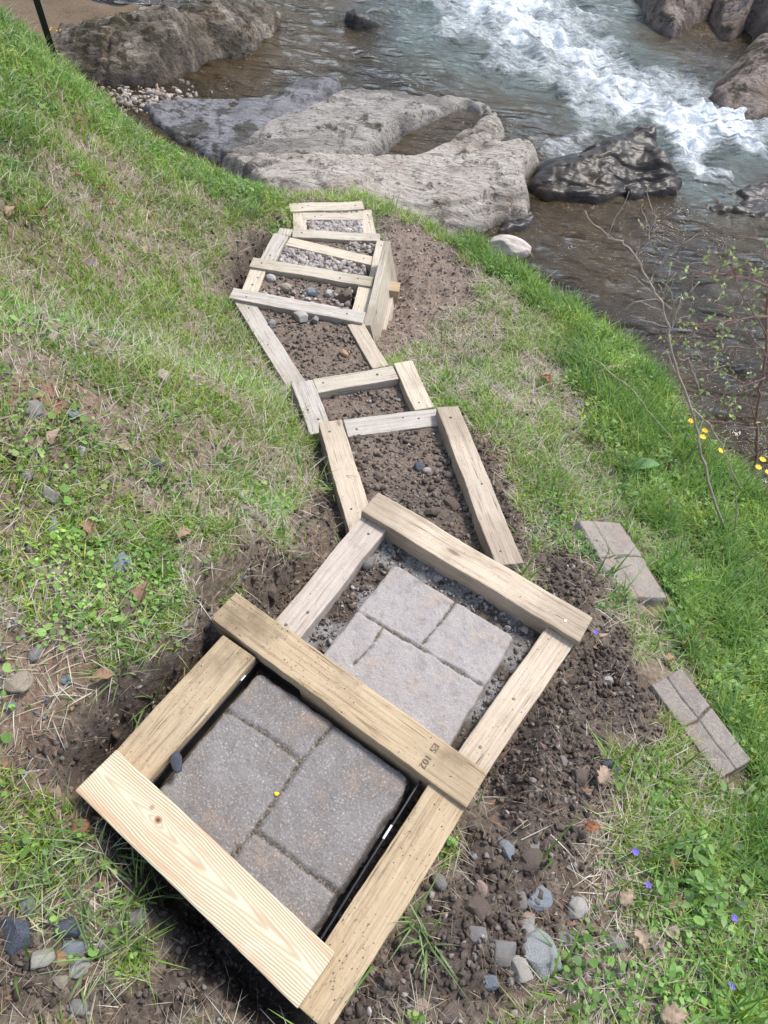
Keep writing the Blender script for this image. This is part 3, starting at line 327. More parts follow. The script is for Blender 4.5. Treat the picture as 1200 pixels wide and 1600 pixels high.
def mat_ground():
    m=NT('soil_ground');c=m.coord()
    dirt=m.attr('dirt').outputs['Fac'];bed=m.attr('bed').outputs['Fac'];red=m.attr('red').outputs['Fac'];gry=m.attr('grit').outputs['Fac'];trod=m.attr('trod').outputs['Fac']
    n1=m.noise(c,7,6,.6);n2=m.noise(c,60,6,.7);n3=m.noise(c,260,3,.7)
    dug=m.ramp(n2,[(.3,(.052,.041,.034)),(.5,(.098,.078,.064)),(.7,(.17,.138,.115))])
    thatch=m.ramp(n2,[(.3,(.09,.066,.048)),(.5,(.19,.15,.11)),(.72,(.36,.31,.24))])
    thatch=m.mix(m.rng(n1,.45,.65,0,.5),thatch,(.14,.10,.065))
    thatch=m.mix(red,thatch,m.ramp(n2,[(.3,(.16,.085,.055)),(.7,(.31,.19,.13))]))
    trc=m.ramp(n2,[(.3,(.135,.10,.08)),(.5,(.22,.17,.135)),(.7,(.31,.25,.20))])
    col=m.mix(dirt,thatch,dug)
    col=m.mix(trod,col,trc)
    gr=m.ramp(n3,[(.3,(.12,.115,.11)),(.7,(.40,.39,.38))])
    col=m.mix(m.math('MULTIPLY',gry,m.rng(n1,.3,.6,.45,1.)),col,gr)
    bc=m.ramp(n1,[(.3,(.07,.047,.026)),(.6,(.14,.098,.060)),(.8,(.10,.072,.046))])
    col=m.mix(bed,col,bc)
    col=m.mix(m.attr('far').outputs['Fac'],col,m.ramp(n1,[(.35,(.035,.05,.02)),(.65,(.09,.09,.05))]))  # far ground coloured dark green for the added rise's reflection
    col=m.mix(m.rng(n3,.62,.8,0,.4),col,(.38,.32,.25))
    b=m.bump(n2,.7,.012);b=m.bump(n3,.6,.004,b)
    m.bsdf(col,.95,b,.1);return m.m
M['ground']=mat_ground()
def mat_tint(name,rough=.85,speck=.25,scale=90,spec=.2,bumpd=.003,transl=0):
    m=NT(name);c=m.coord();t=m.attr('tint').outputs['Color']
    n=m.noise(c,scale,4,.65)
    col=m.mix(m.rng(n,.4,.75,0,speck),t,(.02,.015,.01)) if speck else t
    nb=m.bump(n,.5,bumpd) if bumpd else None
    s=m.bsdf(col,rough,nb,spec,link=not transl)
    if transl:
        tr=m.n('ShaderNodeBsdfTranslucent');m.put(tr.inputs[0],m.mix(.5,t,(.35,.5,.05),'MIX') if transl>.3 else t)
        mx=m.n('ShaderNodeMixShader');mx.inputs[0].default_value=transl;m.l(s,mx.inputs[1]);m.l(tr.outputs[0],mx.inputs[2]);m.l(mx.outputs[0],m.out.inputs[0])
    return m.m
M['blade']=mat_tint('grass_blade',.5,0,bumpd=0,spec=.35,transl=.34)
M['straw']=mat_tint('dry_straw',.7,0,bumpd=0,spec=.25,transl=.12)
M['clod']=mat_tint('soil_clod',.95,.5,220,.08,.003)
M['pebble']=mat_tint('pebble_stone',.75,.35,160,.25,.001)
M['twig']=mat_tint('twig_bark',.8,.3,120,.15,.001)
def mat_stone(name,a,b,c3,rough=.7,sparkle=0,scale=38):
    m=NT(name);c=m.coord();r=m.rnd()
    off=m.n('ShaderNodeCombineXYZ');m.l(m.math('MULTIPLY',r,50.),off.inputs[0])
    va=m.n('ShaderNodeVectorMath',operation='ADD');m.l(c,va.inputs[0]);m.l(off.outputs[0],va.inputs[1]);c=va.outputs[0]
    n=m.noise(c,scale,6,.65,.4);n2=m.noise(c,scale*7,4,.7)
    col=m.ramp(n,[(.3,b),(.52,a),(.72,c3)])
    col=m.mix(m.rng(n2,.55,.75,0,.4),col,tuple(x*.45 for x in b))
    col=m.mix(m.rng(m.noise(c,scale*.6,3),.6,.75,0,.55),col,(.12,.085,.06))
    if sparkle: col=m.mix(m.rng(n2,.60,.68,0,.8),col,(.55,.57,.62))
    nb=m.bump(n,.8,.006);nb=m.bump(n2,.5,.0015,nb)
    m.bsdf(col,rough,nb,.4);return m.m
SM={'flatgrey':mat_stone('flat_grey_stone',(.31,.32,.315),(.22,.225,.22),(.40,.40,.39)),
'bluegrey':mat_stone('blue_grey_stone',(.23,.26,.29),(.14,.16,.18),(.34,.37,.39)),
'grey':mat_stone('grey_stone',(.25,.235,.22),(.15,.135,.12),(.36,.345,.33)),
'palegrey':mat_stone('pale_grey_stone',(.40,.38,.355),(.28,.26,.235),(.52,.50,.48)),
'pale':mat_stone('whitish_stone',(.43,.40,.35),(.27,.24,.20),(.58,.56,.52)),
'pink':mat_stone('pink_stone',(.42,.30,.245),(.28,.18,.145),(.52,.42,.37)),
'orange':mat_stone('orange_stone',(.42,.25,.13),(.28,.15,.075),(.50,.36,.24)),
'beige':mat_stone('beige_stone',(.38,.32,.245),(.25,.20,.15),(.48,.43,.36)),
'brown':mat_stone('muddy_brown_stone',(.15,.112,.09),(.085,.062,.05),(.23,.185,.155),.85),
'dark':mat_stone('dark_speckled_stone',(.075,.085,.115),(.03,.035,.05),(.17,.185,.22),.45,1)}
def mat_rock(name,pale,mid,dark,darkamt=.5,moss=0,wet=0.,strata=(0,0,.5),warm=0.,wetz=-1.40):
    m=NT(name);c=m.coord();gp=m.n('ShaderNodeNewGeometry');sp=m.n('ShaderNodeSeparateXYZ');m.l(gp.outputs['Position'],sp.inputs[0]);z=sp.outputs[2]
    n0=m.noise(c,1.6,5,.6,.5);n1=m.noise(c,6,7,.65,.6)
    ns=m.noise(m.map(c,(3,14,9),strata),2.2,6,.68,.9);n2=m.noise(c,55,5,.7);n3=m.noise(c,190,3,.7)
    col=m.ramp(ns,[(.28,mid),(.5,pale),(.72,tuple(min(1,x*1.18) for x in pale))])
    col=m.mix(m.rng(n1,.42,.66,0,.6),col,mid)
    col=m.mix(m.rng(n0,.62-.3*darkamt,.74-.3*darkamt,0,.85),col,m.mix(n1,dark,mid))
    pit=m.noise(m.map(c,(10,16,12)),2.4,4,.7,1.)
    col=m.mix(m.rng(pit,.63,.70,0,.8),col,dark)
    col=m.mix(m.rng(n2,.52,.66,0,.6),col,tuple(x*.42 for x in mid))
    col=m.mix(m.rng(n3,.56,.68,0,.45),col,tuple(min(1,x*1.5) for x in pale))
    ca=m.noise(m.map(c,(2.2,6.,5),strata),1.5,5,.55,1.6);cb=m.noise(m.map(c,(5,3,4),strata),1.9,4,.6,1.2)
    cr=m.math('MAXIMUM',m.rng(m.math('ABSOLUTE',m.math('SUBTRACT',ca,.5)),.018,.004),m.math('MULTIPLY',m.rng(m.math('ABSOLUTE',m.math('SUBTRACT',cb,.46)),.007,.001),m.rng(n1,.45,.6)))
    col=m.mix(m.math('MULTIPLY',cr,.8),col,tuple(x*.6 for x in dark))
    if warm: col=m.mix(m.rng(m.noise(c,3.1,4,.6),.5,.65,0,warm),col,(.30,.19,.10))
    if moss:
        up=m.n('ShaderNodeSeparateXYZ');m.l(gp.outputs['Normal'],up.inputs[0])
        mm=m.math('MULTIPLY',m.rng(m.noise(c,4.2,5,.7),.60-.2*moss,.68-.2*moss),m.rng(up.outputs[2],.1,.6))
        col=m.mix(m.math('MULTIPLY',mm,.85),col,m.ramp(n2,[(.3,(.022,.019,.010)),(.7,(.070,.062,.024))]))
    wl=m.rng(m.math('ADD',z,m.math('MULTIPLY',n1,-.10)),wetz-.03,wetz-.085)   # wet band just above the water
    wf=m.math('MAXIMUM',wl,wet)
    col=m.mix(m.math('MULTIPLY',wf,.72),col,m.mix(.78,col,(.018,.013,.010)))
    W_=wet>.9;b=m.bump(m.noise(m.map(c,(3,11,9),strata),1.6,2,.5,.6) if W_ else ns,.9,.014 if W_ else .05);b=b if W_ else m.bump(n1,.5,.03,b);b=m.bump(n2,.25 if W_ else .8,.005 if W_ else .012,b);b=b if W_ else m.bump(n3,.6,.004,b)
    m.bsdf(col,m.math('SUBTRACT',.85,m.math('MULTIPLY',wf,.43 if wet>.9 else .62)),b,.3 if wet>.9 else .4);return m.m
def mat_water():
    m=NT('river_water_surface');c=m.coord()
    foam=m.attr('foam').outputs['Fac'];aer=m.attr('aer').outputs['Fac'];sh=m.attr('shallow').outputs['Fac']
    fl=(0,0,math.radians(52))
    w1=m.noise(m.map(c,(2.0,6.5,1),fl),.95,2,.45,1.0)
    w2=m.noise(m.map(c,(5,12,1),(0,0,math.radians(35))),1.8,2,.5,.8)
    w3=m.noise(m.map(c,(16,34,1),(0,0,math.radians(60))),1.6,2,.5,.6)
    body=m.ramp(m.noise(c,.9,4,.6),[(.35,(.026,.018,.007)),(.6,(.072,.047,.018))])
    fn=m.noise(m.map(c,(3.2,8.,1),fl),2.0,8,.72,1.1)
    fn2=m.noise(c,26,5,.75,.6)
    f=m.math('ADD',m.math('MULTIPLY',fn,.75),m.math('MULTIPLY',fn2,.35))
    ff=m.rng(m.math('ADD',m.math('MULTIPLY',foam,.85),f),.72,1.42)
    body=m.mix(m.math('MULTIPLY',aer,.85),body,m.ramp(fn,[(.3,(.05,.08,.075)),(.6,(.20,.29,.28)),(.75,(.42,.52,.52))]))
    col=m.mix(ff,body,(.70,.74,.76))
    hh=m.math('ADD',m.math('MULTIPLY',w1,1.),m.math('MULTIPLY',w2,.22))
    b=m.bump(hh,1.,.12)
    b2=m.bump(fn2,.9,.02,b)
    s=m.bsdf(col,m.math('ADD',m.math('MULTIPLY',ff,.5),.045),b2,.5,link=False,IOR=1.333)
    tr=m.n('ShaderNodeBsdfTransparent');m.put(tr.inputs[0],(.62,.46,.27))
    s2=m.bsdf((.08,.055,.03),.045,b,.5,link=False,IOR=1.333)
    fr=m.n('ShaderNodeFresnel');fr.inputs[0].default_value=1.333;m.l(b,fr.inputs[1])
    gl=m.n('ShaderNodeBsdfGlossy');gl.inputs['Roughness'].default_value=.045;m.l(b,gl.inputs['Normal'])
    cl=m.n('ShaderNodeMixShader');m.l(fr.outputs[0],cl.inputs[0]);m.l(tr.outputs[0],cl.inputs[1]);m.l(gl.outputs[0],cl.inputs[2])
    mx=m.n('ShaderNodeMixShader');m.l(m.math('MULTIPLY',m.math('MULTIPLY',sh,.72),m.math('SUBTRACT',1.,m.math('MAXIMUM',ff,aer),None,True)),mx.inputs[0]);m.l(s,mx.inputs[1]);m.l(cl.outputs[0],mx.inputs[2])
    m.l(mx.outputs[0],m.out.inputs[0]);return m.m
M['water']=mat_water()
def mat_paver(name,a,b,speck,pink):
    m=NT(name);c=m.coord();t=m.attr('joint').outputs['Fac']
    n=m.noise(c,9,4,.6);n2=m.noise(c,210,3,.75);n3=m.noise(c,34,5,.65);n4=m.noise(c,110,4,.7)
    col=m.mix(m.rng(n,.35,.65),a,b)
    col=m.mix(m.rng(n,.54,.68,0,.75),col,pink)
    col=m.mix(m.rng(m.noise(c,16,5,.7),.56,.70,0,.4),col,(.13,.105,.085))
    col=m.mix(m.rng(n2,.55,.68,0,.55*speck),col,tuple(min(1,x*1.9) for x in a))
    col=m.mix(m.rng(n2,.44,.32,0,.5*speck),col,tuple(x*.45 for x in a))
    col=m.mix(m.rng(n3,.5,.68,0,.45),col,tuple(x*.6 for x in a));col=m.mix(m.rng(n4,.60,.70,0,.5),col,(.10,.08,.065))
    jc=m.ramp(n2,[(.38,(.045,.035,.028)),(.55,(.13,.11,.085)),(.7,(.34,.29,.21))])
    col=m.mix(t,col,jc)
    b_=m.bump(n3,.6,.006);b_=m.bump(n4,.7,.004,b_);b_=m.bump(n2,.7,.002,b_)
    m.bsdf(col,.86,b_,.22);return m.m
M['paver_near']=mat_paver('rough_concrete_paver',(.225,.207,.195),(.175,.160,.150),1.5,(.26,.205,.165))
M['paver_far']=mat_paver('smooth_concrete_paver',(.355,.325,.305),(.30,.28,.275),.6,(.385,.32,.265))
M['edge']=mat_paver('edge_paver',(.27,.235,.20),(.215,.188,.168),.9,(.29,.22,.165))
def mat_plain(name,col,rough=.6,metal=0,spec=.4,n=0,scale=60):
    m=NT(name)
    cc=col
    nb=None
    if n:
        q=m.noise(m.coord(),scale,5,.65);cc=m.mix(m.rng(q,.35,.7,0,n),col,tuple(x*.35 for x in col));nb=m.bump(q,.4,.002)
    m.bsdf(cc,rough,nb,spec,Metallic=metal);return m.m
M['screw']=mat_plain('screw_metal',(.14,.13,.12),.5,.7,n=.5,scale=500)
M['screwbright']=mat_plain('bright_screw_metal',(.6,.6,.6),.4,.9,n=.2,scale=500)
M['post']=mat_plain('black_painted_steel',(.008,.010,.010),.45,n=.3)
M['plastic']=mat_plain('black_plastic_edging',(.012,.012,.012),.28,spec=.6)
M['white']=mat_plain('white_plastic_sheen',(.6,.63,.66),.4)  # white liner plastic, also the edging's reflections painted as colour
M['ink']=mat_plain('stamp_ink',(.19,.14,.09),.9)
M['petal']=mat_plain('yellow_petal',(.78,.47,.01),.6)
M['violet']=mat_plain('violet_petal',(.14,.09,.50),.6)
M['bark']=mat_plain('grey_bark',(.20,.165,.14),.9,n=.6,scale=70)
M['dryleaf']=mat_tint('dry_leaf',.75,.25,150,.2,.001,transl=.15)
M['bigleaf']=mat_plain('dock_leaf',(.14,.27,.09),.6,n=.3,scale=30)
M['leaf']=mat_tint('fresh_leaf',.5,0,bumpd=0,spec=.35,transl=.3)
# ---------------------------------------------------------------- ground sheet
T=make_T(D)
def axis(parts):
    o=[]
    for a,b,s in parts: o.append(np.arange(a,b-1e-6,s))
    return np.concatenate(o+[[parts[-1][1]]])
def grid_faces(nx,ny,keep=None):
    i=np.arange(nx*ny).reshape(ny,nx)
    f=np.stack([i[:-1,:-1],i[:-1,1:],i[1:,1:],i[1:,:-1]],-1)
    if keep is not None: f=f[keep]
    return f.reshape(-1,4)
gx=axis([(-60,-8,4.),(-8,-3.4,.25),(-3.4,-1.3,.028),(-1.3,1.3,.0125),(1.3,2.4,.025),(2.4,9,.2),(9,60,4.)])
gy=axis([(-30,-1,2.),(-1,-.25,.05),(-.25,2.4,.0125),(2.4,4.6,.018),(4.6,9,.07),(9,14,.3),(14,90,3.)])
X,Y=np.meshgrid(gx,gy);Z=T(X,Y);INF=T.infill.copy()
river=np.array(D['river']);SR=sdist(river,X,Y)
dirt=np.clip(T.dirt(X,Y),0,1)
TROD=D['dirt'][3]
trod=sst(-.05,.08,sdist(TROD,X,Y)+.05*fbm(X*6,Y*6,2))
trod=np.maximum(trod,INF*sst(1.15,1.9,Y)*.7)
red=sst(-.05,.08,sdist(D['bare'][0],X,Y)+.05*fbm(X*6,Y*6,2))
bare2=sst(-.05,.08,sdist(D['bare'][1],X,Y)+.05*fbm(X*6,Y*6,2))*.45
p2=np.array(D['paver']['p2'])
grit=INF*sst(.62,.68,Y)*sst(1.3,1.2,Y)*sst(.25,-.1,fbm(X*8,Y*8,3)+ (X-.1)*.2)
f6=sdist(D['fills'][5][0],X,Y)
g2=np.maximum.reduce([sst(-.01,.01,sdist(D['fills'][k][0],X,Y)) for k in (6,8)])
grit=np.maximum(grit,g2*.8)
sandm=sst(1.3,.6,np.hypot((X-D['sand'][0])/1.9,(Y-D['sand'][1])/1.1))
bed=sst(.05,.25,SR)*(1-sandm*.35);far=sst(12,18,np.hypot(X,Y))
me=mesh_np('ground',np.stack([X,Y,Z],-1).reshape(-1,3),[grid_faces(len(gx),len(gy))],M['ground'],attrs=dict(dirt=np.maximum(dirt,INF).ravel(),trod=np.maximum(trod,sandm*SR.clip(0,.2)*5*.15).clip(0,1).ravel(),red=np.maximum(red,bare2).ravel(),grit=grit.ravel(),bed=bed.ravel(),far=far.ravel()))
link('ground',me,kind='structure')
def Tz(x,y): return T(np.atleast_1d(np.asarray(x,float)),np.atleast_1d(np.asarray(y,float)))
# ---------------------------------------------------------------- river
wx=axis([(-6,-3,.1),(-3,4.6,.024),(4.6,12,.1),(12,60,3)]);wy=axis([(1.0,2.4,.05),(2.4,11.2,.026),(11.2,16,.1),(16,60,3)])
WX,WY=np.meshgrid(wx,wy)
def multi(P,x,y,a,b,nz,fs):
    n=nz*fbm(x*fs,y*fs*.8,4)
    return np.maximum.reduce([sst(a,b,sdist(p,x,y)+n) for p in P])
fm=multi(D['foam'],WX,WY,-.28,.30,.42,1.9);cm=multi(D['core'],WX,WY,-.22,.22,.35,2.6)
foam=np.clip(.55*fm+.55*cm,0,1)
aer=multi([D['foam'][0]],WX,WY,-.9,.25,.5,1.4)*.55
ca,sa=math.cos(math.radians(-52)),math.sin(math.radians(-52))
U=WX*ca+WY*sa;Vv=-WX*sa+WY*ca
wz=WATER+.018*fbm(U*1.1,Vv*2.6,3)+.018*fbm(U*2.2+3,Vv*5,2)+foam*(.10*fbm(WX*3.2,WY*3.2,4)+.035*fbm(WX*11,WY*11,3)+.03)+.05*sst(4,9,WY)
dep=(WATER-T(WX,WY,False))
shal=sst(.40,.05,dep)
me=mesh_np('river_water',np.stack([WX,WY,wz],-1).reshape(-1,3),[grid_faces(len(wx),len(wy),(sdist(river,WX,WY)>-.45)[1:,1:])],M['water'],attrs=dict(foam=foam.ravel(),aer=aer.ravel(),shallow=np.clip(.25+shal,0,1).ravel()))
link('river_water',me,kind='structure')
# rock pool between the ledges
P=np.array(D['pool']);px=np.linspace(P[:,0].min()-.05,P[:,0].max()+.05,50);py=np.linspace(P[:,1].min()-.05,P[:,1].max()+.05,60);PX,PY=np.meshgrid(px,py)
me=mesh_np('rock_pool_water',np.stack([PX,PY,-1.345+.002*fbm(PX*8,PY*8,2)],-1).reshape(-1,3),[grid_faces(50,60,(sdist(P,PX,PY)>0)[1:,1:])],M['water'],attrs=dict(foam=PX.ravel()*0,aer=PX.ravel()*0,shallow=PX.ravel()*0+.5))
link('rock_pool_water',me,kind='structure')
# ---------------------------------------------------------------- bedrock and boulders
RM={'A':mat_rock('mossy_boulder_rock',(.40,.345,.27),(.19,.15,.115),(.045,.036,.030),.85,.6,0,(0,0,.35),.25),
'B':mat_rock('wet_slab_rock',(.33,.32,.335),(.21,.20,.21),(.05,.042,.036),.42,.45,.45,(0,0,.2)),
'C':mat_rock('grey_ledge_rock',(.43,.395,.35),(.30,.27,.235),(.075,.06,.05),.5,.2,.15,(0,0,.6)),
'D':mat_rock('pale_ledge_rock',(.50,.45,.385),(.36,.315,.265),(.09,.07,.055),.36,.05,0,(0,0,.5),.2),
'E':mat_rock('wet_dark_rock',(.026,.021,.017),(.014,.011,.009),(.007,.006,.005),.5,.1,1.,(0,0,-.3),.22),
'G':mat_rock('brown_bank_rock',(.30,.24,.205),(.17,.13,.11),(.04,.03,.025),.6,.5,0,(0,0,.9),.2)}
RINFO={'A':('boulder','A','long brown boulder with a mossy top at the upper left of the water','boulder'),
'B':('rock_slab','B','low flat wet slab between the mossy boulder and the grey ledge','rock'),
'C':('rock_ledge','C','grey ledge with a crest behind the small brown pool','rock'),
'D':('rock_ledge','D','broad pale ledge directly behind the lowest step','rock'),
'E':('boulder','E','black wet rock splashed by the white water','boulder'),
'F':('boulder','E','small dark wet boulder alone in the river at the top','boulder'),
'G':('boulder','G','pinkish brown rock with moss at the top right, left one of the pair','boulder'),
'G2':('boulder','G','hollowed brown rock in the top right corner','boulder'),
'H':('boulder','G','smooth brown rock at the right edge beside the foam','boulder'),
'I':('boulder','E','low dark rock awash at the right edge below the foam','boulder'),
'J':('boulder','E','small orange brown rock at the foot of the black wet rock','boulder'),
'K':('boulder','E','dark brown rock awash beside the pale ledge','boulder'),
'M':('boulder','E','flat rock just under the water right of the black wet rock','boulder'),
'N':('boulder','C','little grey rock in the foam between the pale ledge and the black rock','boulder')}
def ridged(x,y,o=4):
    s=0;a=1.
    for k in range(o):
        s=s+a*(1-2*np.abs(pn(x+k*5.1,y+k*3.3)));a*=.5;x=x*2.1;y=y*2.1
    return s*.5
for k,r in D['rocks'].items():
    P=np.array(r['out']);c0=P.mean(0);cell=r['cell']*.62;w=r['w']
    xs=np.arange(P[:,0].min()-.25,P[:,0].max()+.25,cell);ys=np.arange(P[:,1].min()-.25,P[:,1].max()+.25,cell)
    x,y=np.meshgrid(xs,ys);seed=ord(k[0])*1.7
    sd=sdist(P,x,y)+w*.55*fbm(x*3+seed,y*3,4)
    rim=[(p[0],p[1],(-1.38 if k in 'ABCD' else -1.43)) for p in P] if k not in ('D','C') and not r.get('steep') else []
    h=TPS(list(map(tuple,r['pts']))+rim,5e-3)(x,y)
    mx=max(p[2] for p in r['pts']);h=np.clip(h,-1.5,mx+.05)
    a=r['n'];th=.6 if k in 'CDB' else .3
    u=x*math.cos(th)+y*math.sin(th);v=-x*math.sin(th)+y*math.cos(th)
    h=h+a*(.75*fbm(u*1.3+seed,v*2.6,4)+.8*ridged(u*1.3,v*4+seed,4)-.5)+a*.3*fbm(x*14,y*14,4)-a*.9*sst(.10,.0,np.abs(fbm(u*1.1-seed,v*2.6,3)))
    # bedding steps
    if k in 'ACDB': 
        q=h/.045+fbm(x*2,y*2,2)*.9;h=h*.35+.65*.045*(np.floor(q)+sst(.72,1.,q-np.floor(q))-fbm(x*2,y*2,2)*.9)
    lo=-1.72 if k in 'BCD' else -1.95;w=w*1.5 if k in 'CD' else w
    t=sst(-w,w*1.0,sd)**.55
    z=lo+(h-lo)*t
    keep=(sd>-w*.98)
    kf=keep[:-1,:-1]|keep[1:,1:]|keep[:-1,1:]|keep[1:,:-1]
    nm,mk,lab,cat=RINFO[k]
    V3=np.stack([x-c0[0],y-c0[1],z-lo],-1).reshape(-1,3)
    F4=grid_faces(len(xs),len(ys),kf)
    used=np.unique(F4);re=np.full(len(V3),-1);re[used]=np.arange(len(used))
    me=mesh_np(nm,V3[used],[re[F4]],RM[mk])
    link(nm,me,loc=(c0[0],c0[1],lo),label=lab,cat=cat)
# ---------------------------------------------------------------- faceted stones
def ico(sub,seed,cuts=9,flat=1.,rough=.06,cmin=.55):
    bm=bmesh.new();bmesh.ops.create_icosphere(bm,subdivisions=sub,radius=1)
    rs=np.random.RandomState(seed);V=np.array([v.co[:] for v in bm.verts]);F=np.array([[v.index for v in f.verts] for f in bm.faces]);bm.free()
    for i in range(cuts):
        n=rs.normal(size=3);n/=np.linalg.norm(n);d=rs.uniform(cmin,.88);pd=V@n;V=V-np.maximum(0,pd-d)[:,None]*n
    V=V*(1+rough*fbm(V[:,0]*1.7+seed,V[:,1]*1.7+V[:,2]*1.3,3)[:,None])
    V=V*np.array([1,rs.uniform(.62,.85),flat*rs.uniform(.5,.7)])
    V/=np.abs(V[:,0]).max()
    return V,F
STV=[ico(4,s,11) for s in range(10)]
STM={}
def stone_mesh(i,mat,rounded=False):
    key=(i,mat,rounded)
    if key not in STM:
        V,F=ico(4,i+50,3,1.1,.05,.8) if rounded else STV[i]
        STM[key]=mesh_np('stone',V*.5,[F],SM[mat],smooth=rounded or True)
    return STM[key]
def tzl(x,y): return float(Tz(x,y)[0])
for n,(p,s,c,lab) in enumerate(D['stones']):
    rd=('round' in lab or 'egg' in lab or 'pebble' in lab or 'oval' in lab)
    nm='pebble' if s<.035 else 'stone'
    o=link(nm,stone_mesh(n%10,c,rd),label=lab,cat='pebble' if s<.035 else 'stone')
    z=tzl(p[0],p[1]);f=.55 if 'flat' in lab else 1.
    s*=1.14;o.scale=(s*1.12,s*1.12,s*1.12*f)
    o.location=(p[0],p[1],z+s*.13*f);o.rotation_euler=(random.uniform(-.35,.35),random.uniform(-.35,.35),random.uniform(0,6.28))
# pale boulder at the water's edge
V,F=ico(5,77,4,1.,.05,.8);me=mesh_np('boulder',V*np.array([.155,.11,.13]),[F],mat_stone('pale_pink_boulder',(.50,.43,.37),(.40,.34,.29),(.60,.54,.48),.8,0,14))
b=D['boulder'];o=link('boulder',me,label='smooth pale pinkish boulder at the water edge below the ledge',cat='boulder',loc=(b[0]+.0,b[1]+.03,WATER+.05));o.rotation_euler=(0,0,-.15)
V,F=ico(4,91,9);me=mesh_np('stone_lump',V*.5,[F],SM['dark']);l=D['lump'];o=link('stone_lump',me,label='dark crumbly lump resting on the near paver corner against the rail',cat='stone',loc=(l[0],l[1],.0));o.scale=(.055,.036,.04);o.rotation_euler=(0,.3,2.1)
# ---------------------------------------------------------------- timbers
def box_mesh(name,L,w,h,mat,bev=.004,wob=.0028,zoff=0.):
    bm=bmesh.new();bmesh.ops.create_cube(bm,size=1)
    for v in bm.verts: v.co=Vector((v.co.x*L,v.co.y*w,v.co.z*h-h/2+zoff))
    bmesh.ops.bevel(bm,geom=list(bm.edges),offset=bev,segments=2,profile=.6,affect='EDGES')
    ed=[e for e in bm.edges if abs(e.verts[0].co.x-e.verts[1].co.x)>L*.6]
    bmesh.ops.subdivide_edges(bm,edges=ed,cuts=44,use_grid_fill=True)
    s=random.random()*50
    for v in bm.verts:
        a=float(pn(v.co.x*5+s,v.co.y*4+s));b=float(pn(v.co.x*5-s,v.co.z*4))
        q=float(pn(v.co.x*38+s,v.co.y*31+v.co.z*17));v.co.y+=wob*a+.0009*q*(1 if wob>.002 else .3);v.co.z+=wob*b+.0007*q*(1 if wob>.002 else .3)
    return bm_mesh(name,bm,mat,False)
SCR=None
def screw(parent,x,y,z,bright=False,r=.0045):
    bm=bmesh.new();bmesh.ops.create_cone(bm,cap_ends=True,segments=14,radius1=r*1.05,radius2=r*.85,depth=.002)
    me=bm_mesh('screw',bm,M['screwbright' if bright else 'screw'])
    o=link('screw',me,parent,loc=(x,y,z+.0012));return o
def timber(name,key,root,mat,th=.089,screws=1,dz=0.,ext=0.,bright=False,lab=None):
    x0,y0,x1,y1,w,z,z2=D['timb'][key];L=math.hypot(x1-x0,y1-y0)+ext;a=math.atan2(y1-y0,x1-x0);pit=-math.atan2(z2-z,L);z=(z+z2)/2
    w=max(.082,min(.094,w))
    o=link(name,box_mesh(name,L,w,th,M[mat]),root)
    rl=root.location;o.location=((x0+x1)/2-rl.x,(y0+y1)/2-rl.y,z+dz-rl.z);o.rotation_euler=(0,pit,a)
    if lab:o['label']=lab
    if screws:
        for sx in ((-1,1) if screws>1 else (random.choice((-1,1)),)):
            screw(o,sx*(L/2-random.uniform(.035,.09)),random.uniform(-.015,.015),0,bright,random.uniform(.004,.0055))
        if random.random()<.7: screw(o,random.uniform(-.3,.3)*L,random.uniform(-.02,.02),0,False,.004)
    return o
def frame(lab,key):
    t=D['timb'][key];o=link('timber_step_frame',None,label=lab,cat='step frame',group='timber frames of the garden steps',loc=((t[0]+t[2])/2,(t[1]+t[3])/2,t[5]-.1));o.empty_display_size=.1;return o
f1=frame('nearest tan timber frame holding the rough brown grey paver','j')
timber('side_rail','L1',f1,'tan',screws=0);timber('side_rail','R1',f1,'tan',screws=0)
cj=timber('cross_rail','j',f1,'tan',screws=0)
# second frame down
f2=frame('second frame down, around the smooth grey paver','i')
timber('side_rail','L2',f2,'lav',screws=2);timber('side_rail','R2',f2,'pinkish',screws=1);timber('cross_rail','i',f2,'pinkish',screws=1,bright=True)
f3=frame('third frame down, two long splayed rails round a wide bed of bare soil','R3')
a_=timber('side_rail','L3',f3,'pinkish',screws=2);timber('side_rail','R3',f3,'pinkish',screws=2);timber('cross_rail','h',f3,'grey',screws=2)
lo=timber('side_rail','L3',f3,'grey',screws=0,dz=-.092)
f4=frame('fourth frame down, small and square with sandy soil inside','g')
timber('side_rail','L4',f4,'grey');timber('side_rail','R4',f4,'pale');timber('cross_rail','g',f4,'pale',screws=2);timber('side_rail','L4',f4,'grey',screws=0,dz=-.092)
f5=frame('fifth frame down, long sloping bed of pebbly soil between angled rails','f')
timber('side_rail','L5',f5,'grey',screws=1);timber('side_rail','R5',f5,'pinkish',screws=0);timber('cross_rail','f',f5,'grey',screws=2)
timber('side_rail','L5',f5,'grey',screws=0,dz=-.092)
f6=frame('sixth frame down, filled with dirt and round stones','e')
timber('side_rail','L6',f6,'pale');timber('side_rail','R6',f6,'pale',screws=0);timber('cross_rail','e',f6,'pale',screws=2)
f7=frame('seventh frame down, half filled with grey gravel','d')
timber('side_rail','L7',f7,'grey');timber('side_rail','R7',f7,'pale',screws=2);timber('cross_rail','d',f7,'pale',screws=1);timber('side_rail','L7b',f7,'grey',screws=0)
f8=frame('lowest and farthest frame, small and filled with gravel near the rocks','c')
timber('side_rail','L8',f8,'pale');timber('side_rail','R8',f8,'pale');timber('cross_rail','c',f8,'pale',screws=2);timber('cross_rail','b',f8,'pale');timber('cross_rail','a',f8,'pale',screws=2)
